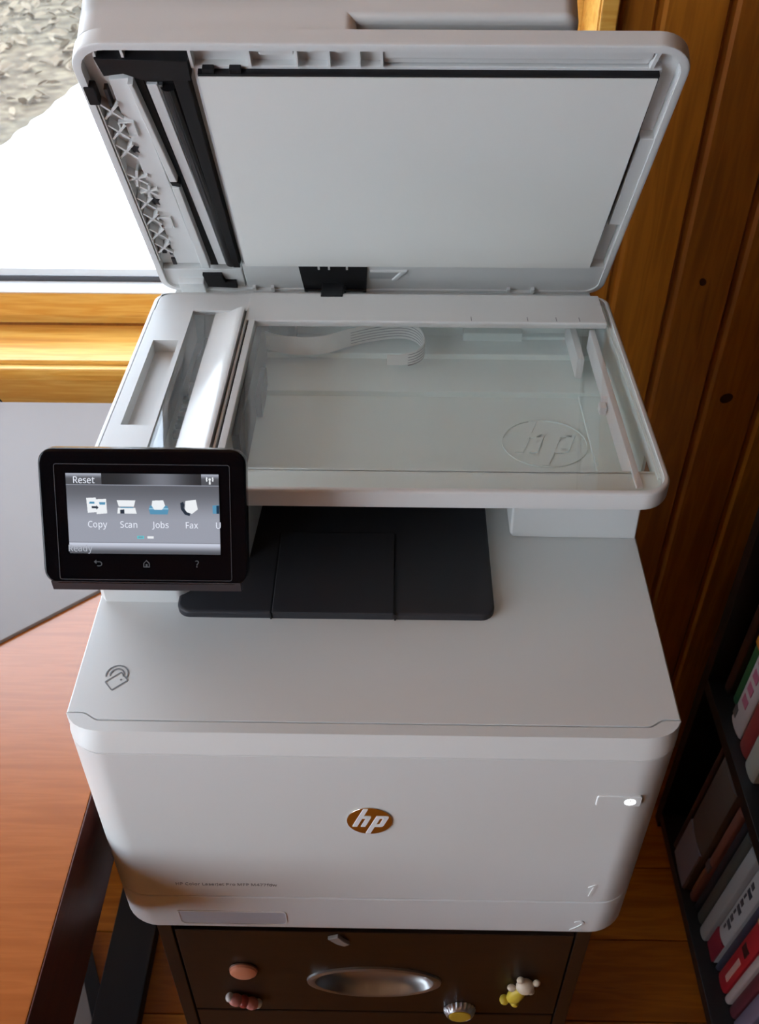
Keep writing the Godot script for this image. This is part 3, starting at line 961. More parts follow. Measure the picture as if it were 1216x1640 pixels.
func printer_scanner(P: Node3D) -> void:
	var ys := 0.369
	var W := 0.2050
	var zf := -0.1275
	var zb := -0.414
	# frame ring all round
	var s := sh(plan())
	var o := Sh.rrect4(-W, -zf, W, -zb, [0.022, 0.022, 0.016, 0.016], 8)
	var i_ := Sh.rrect4(-W + 0.004, -zf + 0.004, W - 0.004, -zb - 0.004, [0.018, 0.018, 0.012, 0.012], 8)
	s.loft([Sh.lift(Sh.inset(o, 0.003), 0.3535), Sh.lift(Sh.inset(o, 0.0008), 0.3545), Sh.lift(o, 0.3570), Sh.lift(o, 0.3672), Sh.lift(Sh.inset(o, 0.0006), 0.3684), Sh.lift(Sh.inset(o, 0.0018), ys), Sh.lift(i_, ys), Sh.lift(i_, 0.3535)], false, false, false, true)
	# back bar, a little proud of the glass
	s.xf = Transform3D()
	s.box(Vector3(-0.2005, 0.3640, -0.411), Vector3(-0.1135, ys, -0.3795), 0.001)
	s.box(Vector3(-0.1185, 0.3640, -0.411), Vector3(0.1965, ys + 0.0012, -0.3612), 0.001)
	# left bar round its long recess
	s.box(Vector3(-0.2015, 0.340, -0.3795), Vector3(-0.1915, ys, -0.1305))
	s.box(Vector3(-0.1915, 0.340, -0.3795), Vector3(-0.1660, ys, -0.3272))
	s.box(Vector3(-0.1915, 0.340, -0.2033), Vector3(-0.1660, ys, -0.1305))
	s.box(Vector3(-0.1915, 0.340, -0.3272), Vector3(-0.1660, 0.3575, -0.2033))
	s.box(Vector3(-0.1700, 0.340, -0.3272), Vector3(-0.1660, ys, -0.2033))
	var frame := part("scanner_frame", s, M.plastic, P)
	# tub below the glass
	s = sh()
	s.box(Vector3(-0.2005, 0.312, -0.411), Vector3(0.2005, 0.319, -0.195))
	s.xf = Transform3D(Basis(Vector3(0, 0, 1), Vector3(0, 1, 0), Vector3(-1, 0, 0)), Vector3(0.2005, 0, 0))
	s.prism(PackedVector2Array([Vector2(-0.197, 0.3125), Vector2(-0.190, 0.3125), Vector2(-0.1590, 0.352), Vector2(-0.1590, 0.362), Vector2(-0.1620, 0.362)]), 0.0, 0.401)
	s.xf = Transform3D()
	s.xf = plan()
	s.prism(Sh.rrect4(-0.2005, 0.1320, 0.2005, 0.1600, [0.0175, 0.0175, 0.001, 0.001], 8), 0.3540, 0.3620)
	s.xf = Transform3D()
	for sx: float in [-0.2008, 0.1985]:
		s.box(Vector3(sx, 0.312, -0.411), Vector3(sx + 0.0023, 0.364, -0.192))
		s.box(Vector3(sx, 0.3540, -0.192), Vector3(sx + 0.0023, 0.364, -0.1520))
	s.box(Vector3(-0.2005, 0.312, -0.4112), Vector3(0.2005, 0.360, -0.408))
	part("scanner_tub", s, M.plastic_inner, P)
	s = sh()
	s.box(Vector3(-0.110, 0.3185, -0.4085), Vector3(0.1985, 0.3245, -0.3205), 0.001)
	s.box(Vector3(-0.110, 0.3240, -0.4085), Vector3(0.1985, 0.3300, -0.3745), 0.001)
	s.box(Vector3(0.1720, 0.3185, -0.3205), Vector3(0.1985, 0.3215, -0.200), 0.0008)
	part("floor_step", s, M.plastic_inner, P)
	# raised emblem on the scanner floor
	s = sh(Transform3D(PLAN, Vector3(0.1355, 0.319, -0.2535)))
	s.ring(Sh.ellipse(0, 0, 0.0350, 0.0325, 56), Sh.ellipse(0, 0, 0.0340, 0.0315, 56), -0.0005, 0.0012)
	s.t.append_array(PackedVector3Array())
	var emb := part("floor_emblem", s, M.plastic_inner, P)
	part("lettering", logo(0.0325, -0.0005, 0.0011), M.plastic_inner, emb, Transform3D(PLAN, Vector3(0.1345, 0.319, -0.2535)))
	# white guide rails at the right
	s = sh()
	s.box(Vector3(0.1815, 0.345, -0.360), Vector3(0.1865, 0.3640, -0.142), 0.001)
	s.box(Vector3(0.170, 0.330, -0.405), Vector3(0.176, 0.350, -0.335), 0.001)
	s.box(Vector3(0.1765, 0.350, -0.262), Vector3(0.1820, 0.3600, -0.258), 0.0006)
	s.box(Vector3(0.1745, 0.350, -0.258), Vector3(0.1800, 0.3570, -0.250), 0.0006)
	part("guide_rail", s, M.white, P)
	s = sh()
	s.box(Vector3(0.076, 0.329, -0.409), Vector3(0.130, 0.338, -0.398), 0.0008)
	s.box(Vector3(0.130, 0.329, -0.409), Vector3(0.1800, 0.333, -0.401), 0.0006)
	part("rear_rail", s, M.plastic_inner, P)
	# flat white ribbon cable standing on edge
	var path := PackedVector2Array([Vector2(-0.1155, -0.3815), Vector2(-0.0940, -0.3690), Vector2(-0.0714, -0.3640), Vector2(-0.0496, -0.3670), Vector2(-0.0281, -0.3793), Vector2(-0.0059, -0.3895), Vector2(0.0168, -0.3945), Vector2(0.0309, -0.3893), Vector2(0.0385, -0.3760), Vector2(0.0384, -0.3640), Vector2(0.0310, -0.3560), Vector2(0.0180, -0.3530), Vector2(0.0060, -0.3535)])
	var cv := Curve2D.new()
	for k in path.size():
		var tg := (path[mini(k + 1, path.size() - 1)] - path[maxi(k - 1, 0)]) / 6.0
		cv.add_point(path[k], -tg, tg)
	var pts := PackedVector2Array()
	for k in 61:
		pts.append(cv.sample_baked(cv.get_baked_length() * k / 60.0, true))
	var rings := []
	for k in pts.size():
		var d := (pts[mini(k + 1, 60)] - pts[maxi(k - 1, 0)]).normalized()
		var nn := Vector2(-d.y, d.x) * 0.0003
		var sink := 0.011 * smoothstep(40.0, 60.0, float(k))
		var y1 := 0.352 - sink
		var y0 := 0.334 - sink * 0.3
		rings.append(PackedVector3Array([Vector3(pts[k].x + nn.x, y0, pts[k].y + nn.y), Vector3(pts[k].x + nn.x, y1, pts[k].y + nn.y), Vector3(pts[k].x - nn.x, y1, pts[k].y - nn.y), Vector3(pts[k].x - nn.x, y0, pts[k].y - nn.y)]))
	var cable := part("ribbon_cable", sh().loft(rings), M.ribbon, P)
	# printed conductor lines
	s = sh()
	for q in 5:
		var lr := []
		var yy := 0.3365 + q * 0.0027
		for k in range(26, 56):
			var d := (pts[mini(k + 1, 60)] - pts[maxi(k - 1, 0)]).normalized()
			var nn := Vector2(-d.y, d.x) * 0.00042
			var y2 := yy - 0.008 * smoothstep(40.0, 60.0, float(k))
			lr.append(PackedVector3Array([Vector3(pts[k].x + nn.x, y2, pts[k].y + nn.y), Vector3(pts[k].x + nn.x, y2 + 0.0007, pts[k].y + nn.y), Vector3(pts[k].x - nn.x, y2 + 0.0007, pts[k].y - nn.y), Vector3(pts[k].x - nn.x, y2, pts[k].y - nn.y)]))
		s.loft(lr)
	part("conductor", s, M.ink, cable)
	part("cable_socket", sh().box(Vector3(-0.108, 0.330, -0.407), Vector3(-0.078, 0.344, -0.398), 0.001), M.black, P)
	# scan carriage at the left, dark side walls
	s = sh()
	s.box(Vector3(-0.1090, 0.320, -0.405), Vector3(-0.1030, 0.3630, -0.200), 0.0008)
	s.box(Vector3(-0.103, 0.320, -0.330), Vector3(-0.098, 0.342, -0.285), 0.001)
	part("carriage", s, M.black, P)
	s = sh()
	s.box(Vector3(-0.1640, 0.322, -0.400), Vector3(-0.1435, 0.330, -0.30), 0.001)
	s.box(Vector3(-0.1600, 0.330, -0.345), Vector3(-0.1500, 0.345, -0.30), 0.001)
	for k in 5:
		s.box(Vector3(-0.1640, 0.3300, -0.293 + k * 0.012), Vector3(-0.146, 0.336, -0.287 + k * 0.012), 0.0005)
	part("scan_gear", s, M.dark, P)
	# document strip: sloping white guide, ridge and grey strip
	s = sh(Transform3D(Basis(Vector3(1, 0, 0), Vector3(0, 1, 0), Vector3(0, 0, 1)), Vector3(0, 0, -0.3795)))
	s.prism(PackedVector2Array([Vector2(-0.1465, 0.3660), Vector2(-0.1400, 0.3668), Vector2(-0.1330, 0.3685), Vector2(-0.1270, 0.3715), Vector2(-0.1225, 0.3730), Vector2(-0.1200, 0.3725), Vector2(-0.1200, 0.345), Vector2(-0.1465, 0.345)]), 0, 0.2490)
	part("paper_guide", s, mat(c8(226, 227, 225), 0.22), P)
	s = sh()
	s.box(Vector3(-0.1185, 0.345, -0.3795), Vector3(-0.1165, 0.3700, -0.1305), 0.0006)
	s.box(Vector3(-0.1148, 0.345, -0.3795), Vector3(-0.1092, 0.3700, -0.1305), 0.0008)
	part("glass_strip", s, M.plastic, P)
	part("seam", sh().box(Vector3(-0.1166, 0.345, -0.3795), Vector3(-0.1147, 0.3665, -0.1305)), M.black, P)
	# panes
	part("scan_glass", sh(plan()).prism(Sh.rrect4(-0.1092, 0.1318, 0.2006, 0.3612, [0.001, 0.0175, 0.001, 0.001], 8), 0.3650, 0.3682), M.glass, P)
	part("feeder_glass", sh().box(Vector3(-0.1660, 0.3645, -0.3795), Vector3(-0.1465, 0.3672, -0.1305)), M.glass, P)
	# faint ruler marks along the back bar
	for x: float in [0.079, 0.128, 0.153, 0.173]:
		part("size_mark", sh().box(Vector3(x - 0.0003, ys + 0.0011, -0.3700), Vector3(x + 0.0003, ys + 0.0014, -0.3630)), M.ink, frame)


func printer_panel(P: Node3D) -> void:
	var B := Basis(Vector3(1, 0, 0), Vector3(0, 0.87827, -0.47816), Vector3(0, 0.47816, 0.87827))
	var C := Vector3(-0.144, 0.388, -0.072)
	var pan := part("control_panel", sh().prism(Sh.rrect(-0.0652, -0.0415, 0.0645, 0.0456, 0.0095, 6), -0.012, 0.0, 0.004, 0.0014), M.gloss, P, Transform3D(B, C))
	# sloping chin along the lower edge
	var chin := sh(Transform3D(Basis(Vector3(0, 0, 1), Vector3(0, 1, 0), Vector3(-1, 0, 0)), Vector3(0.0595, 0, 0)))
	chin.prism(PackedVector2Array([Vector2(-0.0006, -0.0395), Vector2(0.0003, -0.0398), Vector2(-0.0035, -0.0462), Vector2(-0.010, -0.0466), Vector2(-0.010, -0.040)]), 0.0, 0.1205)
	part("chin", chin, M.edge, pan)
	var outer := Sh.rrect(-0.0552, -0.0385, 0.0545, 0.0360, 0.0015, 3)
	part("bezel_line", sh().ring(outer, Sh.inset(outer, 0.00035), -0.001, 0.0004), M.line, pan)
	# display
	var q := QuadMesh.new()
	q.size = Vector2(0.0954, 0.0513)
	var dm := mat(Color(0, 0, 0), 0.25)
	dm.emission_enabled = true
	dm.emission = Color.WHITE
	dm.emission_operator = BaseMaterial3D.EMISSION_OP_MULTIPLY
	dm.emission_texture = ImageTexture.create_from_image(display_image())
	dm.emission_energy_multiplier = 0.9
	part("display", q, dm, pan, Transform3D(Basis(), Vector3(-0.0001, 0.0045, 0.0006)))
	var white := glow(Color(0.93, 0.95, 1.0), 0.95)
	var pale := glow(Color(0.78, 0.8, 0.85), 0.7)
	text("lettering", "Reset", 0.0056, white, pan, Transform3D(Basis(), Vector3(-0.0368, 0.0258, 0.0007)), 0.0001)
	var xs := [-0.0297, -0.0098, 0.0103, 0.0297]
	var ws := ["Copy", "Scan", "Jobs", "Fax"]
	for k in 4:
		text("lettering", ws[k], 0.0054, white, pan, Transform3D(Basis(), Vector3(xs[k] + 0.0002, -0.0024, 0.0007)), 0.0001)
	text("lettering", "U", 0.0054, white, pan, Transform3D(Basis(), Vector3(0.0466, -0.0024, 0.0007)), 0.0001)
	text("lettering", "Ready", 0.0056, pale, pan, Transform3D(Basis(), Vector3(-0.0412, -0.0180, 0.0007)), 0.0001)
	# lit keys under the display
	text("key", "?", 0.0060, M.key, pan, Transform3D(Basis(), Vector3(0.0325, -0.0276, 0.0003)), 0.0002)
	var h := sh()
	var hp := PackedVector2Array([Vector2(-0.0020, -0.0024), Vector2(0.0020, -0.0024), Vector2(0.0020, 0.0004), Vector2(0.0, 0.0024), Vector2(-0.0020, 0.0004)])
	h.ring(hp, Sh.inset(hp, 0.0005), 0.0, 0.0003)
	h.prism(PackedVector2Array([Vector2(-0.0006, -0.002), Vector2(0.0006, -0.002), Vector2(0.0006, -0.0003), Vector2(-0.0006, -0.0003)]), 0.0, 0.0003)
	part("key", h, M.key, pan, Transform3D(Basis(), Vector3(0.0004, -0.0276, 0.0001)))
	var a := sh()
	var o := PackedVector2Array()
	for i in 13:
		var t := PI / 2 - PI * i / 12.0
		o.append(Vector2(0.0012, -0.0004) + Vector2(cos(t), sin(t)) * 0.0016)
	for i in 13:
		var t := -PI / 2 + PI * i / 12.0
		o.append(Vector2(0.0012, -0.0004) + Vector2(cos(t), sin(t)) * 0.0011)
	a.prism(o, 0.0, 0.0003)
	a.prism(PackedVector2Array([Vector2(-0.0010, 0.0007), Vector2(0.0013, 0.0007), Vector2(0.0013, 0.0012), Vector2(-0.0010, 0.0012)]), 0.0, 0.0003)
	a.prism(PackedVector2Array([Vector2(-0.0024, 0.00095), Vector2(-0.0008, -0.0004), Vector2(-0.0008, 0.0023)]), 0.0, 0.0003)
	a.prism(PackedVector2Array([Vector2(-0.0004, -0.0020), Vector2(0.0013, -0.0020), Vector2(0.0013, -0.0015), Vector2(-0.0004, -0.0015)]), 0.0, 0.0003)
	part("key", a, M.key, pan, Transform3D(Basis(), Vector3(-0.0306, -0.0276, 0.0001)))
	# neck that carries the panel
	var arm := sh(Transform3D(Basis(Vector3(0, 0, -1), Vector3(0, 1, 0), Vector3(1, 0, 0)), Vector3(-0.19, 0, 0)))
	arm.prism(PackedVector2Array([Vector2(0.066, 0.348), Vector2(0.088, 0.395), Vector2(0.126, 0.352), Vector2(0.126, 0.300), Vector2(0.090, 0.318)]), 0.0, 0.088)
	part("panel_neck", arm, M.black, P)

func put_poly(im: Image, pts: Array, c: Color) -> void:
	var p := PackedVector2Array()
	var lo := Vector2(1e9, 1e9)
	var hi := -lo
	for v: Vector2 in pts:
		p.append(v)
		lo = lo.min(v)
		hi = hi.max(v)
	for y in range(maxi(0, int(lo.y)), mini(im.get_height(), int(hi.y) + 2)):
		for x in range(maxi(0, int(lo.x)), mini(im.get_width(), int(hi.x) + 2)):
			if Geometry2D.is_point_in_polygon(Vector2(x + 0.5, y + 0.5), p):
				im.set_pixel(x, y, c)

func disc(cx: float, cy: float, rx: float, ry: float) -> Array:
	var o := []
	for k in 20:
		o.append(Vector2(cx + cos(TAU * k / 20) * rx, cy + sin(TAU * k / 20) * ry))
	return o

# what the screen shows: bars, icons and page dots; 720 x 388 for 95.4 x 51.3 mm
func display_image() -> Image:
	var w := 720
	var hh := 388
	var im := Image.create(w, hh, false, Image.FORMAT_RGB8)
	for y in hh:
		var v := float(y) / hh
		for x in w:
			var u := float(x) / w
			var g := 0.0
			if v < 0.135:
				if u < 0.232 or u > 0.885:
					g = lerpf(0.72, 0.36, smoothstep(0.0, 0.5, v / 0.135)) if v < 0.085 else 0.34
				else:
					g = lerpf(0.16, 0.50, exp(-pow((u - 0.62) / 0.17, 2.0)))
			elif v < 0.145:
				g = 0.62
			elif v < 0.855:
				g = lerpf(0.40, 0.66, smoothstep(0.145, 0.6, v))
			elif v < 0.862:
				g = 0.5
			else:
				g = lerpf(0.86, 0.36, smoothstep(0.87, 0.99, v))
			im.set_pixel(x, y, Color(g * 0.96, g * 0.985, g * 1.06))
	var wh := Color(0.97, 0.985, 1)
	var bl := Color(0.36, 0.60, 0.74)
	var dk := Color(0.16, 0.2, 0.26)
	# copy: two sheets and an arrow
	put_poly(im, [Vector2(92, 118), Vector2(138, 116), Vector2(142, 186), Vector2(96, 190)], wh)
	put_poly(im, [Vector2(134, 124), Vector2(186, 122), Vector2(188, 192), Vector2(138, 196)], wh)
	put_poly(im, [Vector2(108, 136), Vector2(130, 136), Vector2(130, 146), Vector2(104, 146)], bl)
	put_poly(im, [Vector2(152, 138), Vector2(182, 138), Vector2(180, 150), Vector2(154, 150)], bl)
	put_poly(im, [Vector2(116, 158), Vector2(138, 158), Vector2(138, 154), Vector2(148, 164), Vector2(138, 174), Vector2(138, 168), Vector2(116, 168)], dk)
	# scan: flatbed
	put_poly(im, [Vector2(236, 128), Vector2(324, 128), Vector2(316, 158), Vector2(244, 158)], wh)
	put_poly(im, [Vector2(240, 164), Vector2(322, 164), Vector2(328, 192), Vector2(236, 192)], wh)
	put_poly(im, [Vector2(252, 160), Vector2(312, 160), Vector2(312, 165), Vector2(252, 165)], bl)
	put_poly(im, [Vector2(250, 174), Vector2(270, 172), Vector2(270, 192), Vector2(250, 192)], dk)
	# jobs: blue tray holding a sheet
	put_poly(im, [Vector2(392, 152), Vector2(474, 152), Vector2(480, 170), Vector2(474, 194), Vector2(392, 194), Vector2(386, 170)], bl)
	put_poly(im, [Vector2(388, 164), Vector2(478, 164), Vector2(478, 170), Vector2(388, 170)], Color(0.62, 0.8, 0.9))
	put_poly(im, [Vector2(404, 128), Vector2(456, 126), Vector2(464, 152), Vector2(448, 172), Vector2(412, 172), Vector2(400, 152)], wh)
	# fax: sheet with a dark handset
	put_poly(im, [Vector2(560, 128), Vector2(610, 122), Vector2(618, 168), Vector2(590, 190), Vector2(556, 182)], wh)
	put_poly(im, [Vector2(536, 138), Vector2(550, 132), Vector2(556, 148), Vector2(552, 162), Vector2(566, 182), Vector2(582, 188), Vector2(578, 200), Vector2(556, 194), Vector2(538, 168)], dk)
	# next icon, cut off by the edge
	put_poly(im, [Vector2(688, 148), Vector2(719, 146), Vector2(719, 188), Vector2(688, 188)], bl)
	put_poly(im, [Vector2(706, 150), Vector2(719, 148), Vector2(719, 188), Vector2(706, 188)], Color(0.1, 0.22, 0.32))
	# page dots
	put_poly(im, [Vector2(326, 300), Vector2(358, 300), Vector2(358, 313), Vector2(326, 313)], Color(0.35, 0.82, 0.86))
	put_poly(im, [Vector2(331, 303), Vector2(353, 303), Vector2(353, 310), Vector2(331, 310)], Color(0.5, 0.62, 0.68))
	put_poly(im, [Vector2(374, 301), Vector2(404, 301), Vector2(404, 312), Vector2(374, 312)], wh)
	# antenna with waves
	put_poly(im, [Vector2(675, 22), Vector2(681, 22), Vector2(682, 48), Vector2(674, 48)], wh)
	put_poly(im, disc(678, 24, 6, 6), wh)
	for sx: float in [-1, 1]:
		put_poly(im, [Vector2(678 + sx * 10, 16), Vector2(678 + sx * 16, 12), Vector2(678 + sx * 18, 24), Vector2(678 + sx * 16, 36), Vector2(678 + sx * 10, 32), Vector2(678 + sx * 12, 24)], wh)
	return im


func printer_lid(P: Node3D) -> void:
	var B := Basis(Vector3(1, 0, 0), Vector3(0, 0.8529, 0.5221), Vector3(0, -0.5221, 0.8529))
	var T := Transform3D(B, Vector3(0, 0.34538, -0.45976))
	var U := 0.2105
	# shell: back plate, rim and webs; local axes are across, up the lid, out of its underside
	var s := sh()
	var o := Sh.rrect4(-U, 0.0, U, 0.3085, [0.020, 0.020, 0.026, 0.026], 8)
	s.ring(o, Sh.inset(o, 0.0062), -0.0125, 0.0, 0.002)
	s.prism(Sh.inset(o, 0.003), -0.0128, -0.0095)
	# plate that carries the pad
	s.prism(Sh.rrect(-0.1285, 0.040, 0.1925, 0.2850, 0.002, 2), -0.0100, -0.0040, 0.0, 0.0008)
	# hinge strip at the foot
	s.prism(Sh.rrect4(-0.1290, 0.0055, 0.2060, 0.0465, [0.002, 0.014, 0.002, 0.002], 5), -0.0100, -0.0015, 0.0, 0.001)
	# block half way up the right side
	s.prism(PackedVector2Array([Vector2(0.1935, 0.1115), Vector2(0.2065, 0.1115), Vector2(0.2065, 0.2180), Vector2(0.1935, 0.2180)]), -0.0100, -0.0008, 0.0, 0.0008)
	s.prism(PackedVector2Array([Vector2(0.2035, 0.045), Vector2(0.2060, 0.045), Vector2(0.2060, 0.285), Vector2(0.2035, 0.285)]), -0.0100, -0.0012)
	var lid := part("lid", s, M.plastic, P, T)
	# ribs along the free edge
	s = sh()
	for q in [[-0.1925, 0.0018], [-0.1735, 0.0018], [-0.1280, 0.002], [-0.0885, 0.0022], [-0.0560, 0.0012], [-0.0345, 0.0018], [-0.0140, 0.0018], [0.0012, 0.0018]]:
		s.box(Vector3(q[0] - q[1] / 2, 0.2855, -0.0100), Vector3(q[0] + q[1] / 2, 0.3040, -0.0015))
	s.box(Vector3(-0.0815, 0.2955, -0.0100), Vector3(-0.0580, 0.3035, -0.0030), 0.001)
	for x: float in [-0.0800, -0.0470, -0.0270]:
		s.prism(Sh.ellipse(x, 0.3015, 0.0035, 0.0035, 14), -0.0100, -0.0030)
	s.box(Vector3(0.0020, 0.2860, -0.0100), Vector3(0.1830, 0.2915, -0.0060), 0.0015)
	s.box(Vector3(0.0020, 0.2925, -0.0100), Vector3(0.1835, 0.3035, -0.0030), 0.002)
	s.prism(PackedVector2Array([Vector2(0.1830, 0.2860), Vector2(0.1855, 0.2860), Vector2(0.1880, 0.3040), Vector2(0.1850, 0.3040)]), -0.0100, -0.0020)
	# left side rail beside the feeder
	s.prism(PackedVector2Array([Vector2(-0.1760, 0.2720), Vector2(-0.1722, 0.2720), Vector2(-0.1632, 0.1660), Vector2(-0.1690, 0.1660)]), -0.0100, 0.0008, 0.0, 0.0008)
	s.prism(PackedVector2Array([Vector2(-0.1690, 0.1590), Vector2(-0.1630, 0.1590), Vector2(-0.1585, 0.0420), Vector2(-0.1665, 0.0420)]), -0.0100, 0.0008, 0.0, 0.0008)
	s.prism(PackedVector2Array([Vector2(-0.1900, 0.2700), Vector2(-0.1760, 0.2720), Vector2(-0.1680, 0.0420), Vector2(-0.1900, 0.0420)]), -0.0100, -0.0050, 0.0, 0.0006)
	s.box(Vector3(-0.2040, 0.0060, -0.0100), Vector3(-0.1310, 0.0350, -0.0030), 0.001)
	part("rib", s, M.plastic, lid)
	# lattice of crossed ribs at the far left
	s = sh()
	for k in 9:
		var y := 0.060 + k * 0.0215
		if k == 4 or k == 5:
			continue
		for sg: float in [-1, 1]:
			s.xf = Transform3D(Basis(Vector3(0, 0, 1), sg * 0.86), Vector3(-0.1955, y + 0.010, 0))
			s.box(Vector3(-0.0100, -0.0008, -0.0100), Vector3(0.0100, 0.0008, -0.0020))
	s.xf = Transform3D()
	s.box(Vector3(-0.2035, 0.0520, -0.0100), Vector3(-0.2025, 0.2620, -0.0010))
	for q in [[-0.1885, 0.222], [-0.1860, 0.106]]:
		var c := Sh.rrect(q[0] - 0.006, q[1] - 0.008, q[0] + 0.006, q[1] + 0.008, 0.0008, 2)
		s.ring(c, Sh.inset(c, 0.0012), -0.0060, -0.0030)
	for q in [[-0.1960, 0.166, 0.010], [-0.1900, 0.150, 0.008]]:
		for k in 3:
			s.xf = Transform3D(Basis(Vector3(0, 0, 1), k * PI / 3 + 0.3), Vector3(q[0], q[1], 0))
			s.box(Vector3(-q[2], -0.001, -0.0100), Vector3(q[2], 0.001, -0.0025))
	part("lattice", s, M.plastic, lid)
	s = sh()
	for q: Vector3 in [Vector3(-0.1895, 0.199, 0.0042), Vector3(-0.1885, 0.134, 0.0044)]:
		var star := PackedVector2Array()
		for k in 10:
			var rr: float = q.z if k % 2 == 0 else q.z * 0.5
			star.append(Vector2(q.x + cos(TAU * k / 10 + 0.4) * rr, q.y + sin(TAU * k / 10 + 0.4) * rr * 1.5))
		part("star_hole", sh().prism(star, -0.0060, -0.0046), M.dark, lid)
	for q in [[-0.1960, 0.2430, -0.0100, -0.1935, 0.2620, -0.0040], [-0.2000, 0.0560, -0.0100, -0.1960, 0.0720, -0.0060], [-0.1930, 0.0560, -0.0060, -0.1905, 0.0700, -0.0046], [-0.1935, 0.0400, -0.0060, -0.1900, 0.0500, -0.0046]]:
		part("slot", sh().box(Vector3(q[0], q[1], q[2]), Vector3(q[3], q[4], q[5])), M.dark, lid)
	part("corner_block", sh().box(Vector3(-0.2080, 0.2520, -0.0060), Vector3(-0.2000, 0.2690, 0.0012), 0.001), M.black, lid)
	# document feeder: black frame, window strip, roller
	s = sh()
	s.prism(PackedVector2Array([Vector2(-0.1930, 0.2950), Vector2(-0.1300, 0.2930), Vector2(-0.1308, 0.2755), Vector2(-0.1560, 0.2750), Vector2(-0.1650, 0.2758), Vector2(-0.1765, 0.2815), Vector2(-0.1905, 0.2790)]), -0.0098, 0.0004, 0.0, 0.0006)
	s.prism(PackedVector2Array([Vector2(-0.1722, 0.2720), Vector2(-0.1664, 0.2720), Vector2(-0.1520, 0.0380), Vector2(-0.1590, 0.0380)]), -0.0098, -0.0060)
	s.prism(PackedVector2Array([Vector2(-0.1664, 0.2720), Vector2(-0.1330, 0.2900), Vector2(-0.1305, 0.0420), Vector2(-0.1380, 0.0380), Vector2(-0.1560, 0.0370)]), -0.0098, -0.0070)
	s.prism(PackedVector2Array([Vector2(-0.1440, 0.2900), Vector2(-0.1330, 0.2900), Vector2(-0.1308, 0.0420), Vector2(-0.1370, 0.0420)]), -0.0098, -0.0002, 0.0, 0.0008)
	s.prism(PackedVector2Array([Vector2(-0.1680, 0.0300), Vector2(-0.1500, 0.0300), Vector2(-0.1480, 0.0180), Vector2(-0.1380, 0.0180), Vector2(-0.1380, 0.0080), Vector2(-0.1660, 0.0100)]), -0.0060, 0.0006, 0.0, 0.0006)
	s.prism(PackedVector2Array([Vector2(-0.1690, 0.1655), Vector2(-0.1620, 0.1645), Vector2(-0.1618, 0.1600), Vector2(-0.1680, 0.1615)]), -0.0060, 0.0006)
	var adf := part("feeder_frame", s, M.black, lid)
	part("window_strip", sh().prism(PackedVector2Array([Vector2(-0.1645, 0.2665), Vector2(-0.1570, 0.2665), Vector2(-0.1432, 0.0410), Vector2(-0.1515, 0.0410)]), -0.0080, -0.0045, 0.0, 0.0006), M.white, lid)
	part("metal_strip", sh().prism(PackedVector2Array([Vector2(-0.1560, 0.2665), Vector2(-0.1532, 0.2665), Vector2(-0.1402, 0.0440), Vector2(-0.1422, 0.0410)]), -0.0080, -0.0040, 0.0, 0.0006), M.steel, lid)
	part("roller", sh().tube(PackedVector3Array([Vector3(-0.1492, 0.2650, -0.0060), Vector3(-0.1385, 0.0440, -0.0060)]), 0.0062, 22), M.roller, lid)
	# white backing pad on its dark foam
	var pad := part("backing_pad", sh().prism(PackedVector2Array([Vector2(-0.1250, 0.0480), Vector2(0.1895, 0.0490), Vector2(0.1898, 0.2808), Vector2(-0.1248, 0.2802)]), 0.0008, 0.0017), M.pad, lid)
	part("foam", sh().prism(PackedVector2Array([Vector2(-0.1236, 0.0492), Vector2(0.1902, 0.0500), Vector2(0.1906, 0.2828), Vector2(-0.1250, 0.2824)]), -0.0040, 0.0008), M.black, pad)
	for x: float in [-0.1215, -0.1030]:
		part("foam_tab", sh().box(Vector3(x, 0.2820, -0.0040), Vector3(x + 0.008, 0.2862, 0.0004), 0.0004), M.black, pad)
	# black separator block at the foot
	s = sh()
	s.prism(PackedVector2Array([Vector2(-0.0768, 0.0455), Vector2(-0.0132, 0.0455), Vector2(-0.0150, 0.0040), Vector2(-0.0745, 0.0040)]), -0.0080, 0.0002, 0.0, 0.0006)
	s.box(Vector3(-0.0550, -0.0110, -0.0050), Vector3(-0.0345, 0.0130, 0.0022), 0.001)
	for x: float in [-0.0745, -0.0185]:
		s.box(Vector3(x, -0.0080, -0.0050), Vector3(x + 0.0035, 0.0080, 0.0008), 0.0006)
	var sep := part("separator", s, M.black, lid)
	part("shaft", sh().tube(PackedVector3Array([Vector3(-0.0735, 0.0070, 0.0010), Vector3(-0.0165, 0.0070, 0.0010)]), 0.0014, 10), M.roller, sep)
	for x: float in [-0.0590, -0.0495, -0.0330]:
		part("tooth", sh().box(Vector3(x, 0.0420, 0.0), Vector3(x + 0.0018, 0.0458, 0.0012)), M.plastic, sep)
	# recess with a slanted end beside it
	s = sh()
	s.prism(PackedVector2Array([Vector2(0.0190, 0.0390), Vector2(0.0235, 0.0390), Vector2(0.0140, 0.0240), Vector2(0.0095, 0.0240)]), -0.0015, 0.0006, 0.0, 0.0006)
	s.box(Vector3(-0.0110, 0.0370, -0.0015), Vector3(0.0190, 0.0385, 0.0004))
	part("finger_recess", s, M.plastic, lid)
	part("recess_floor", sh().prism(PackedVector2Array([Vector2(-0.0115, 0.0370), Vector2(0.0175, 0.0370), Vector2(0.0095, 0.0240), Vector2(-0.0115, 0.0240)]), -0.0016, -0.0012), mat(c8(168, 170, 169), 0.5), lid)
	# hinge knuckles and clips
	part("hinge", sh().box(Vector3(-0.1930, -0.0120, -0.0100), Vector3(-0.1680, 0.0200, 0.0030), 0.002), M.plastic, lid)
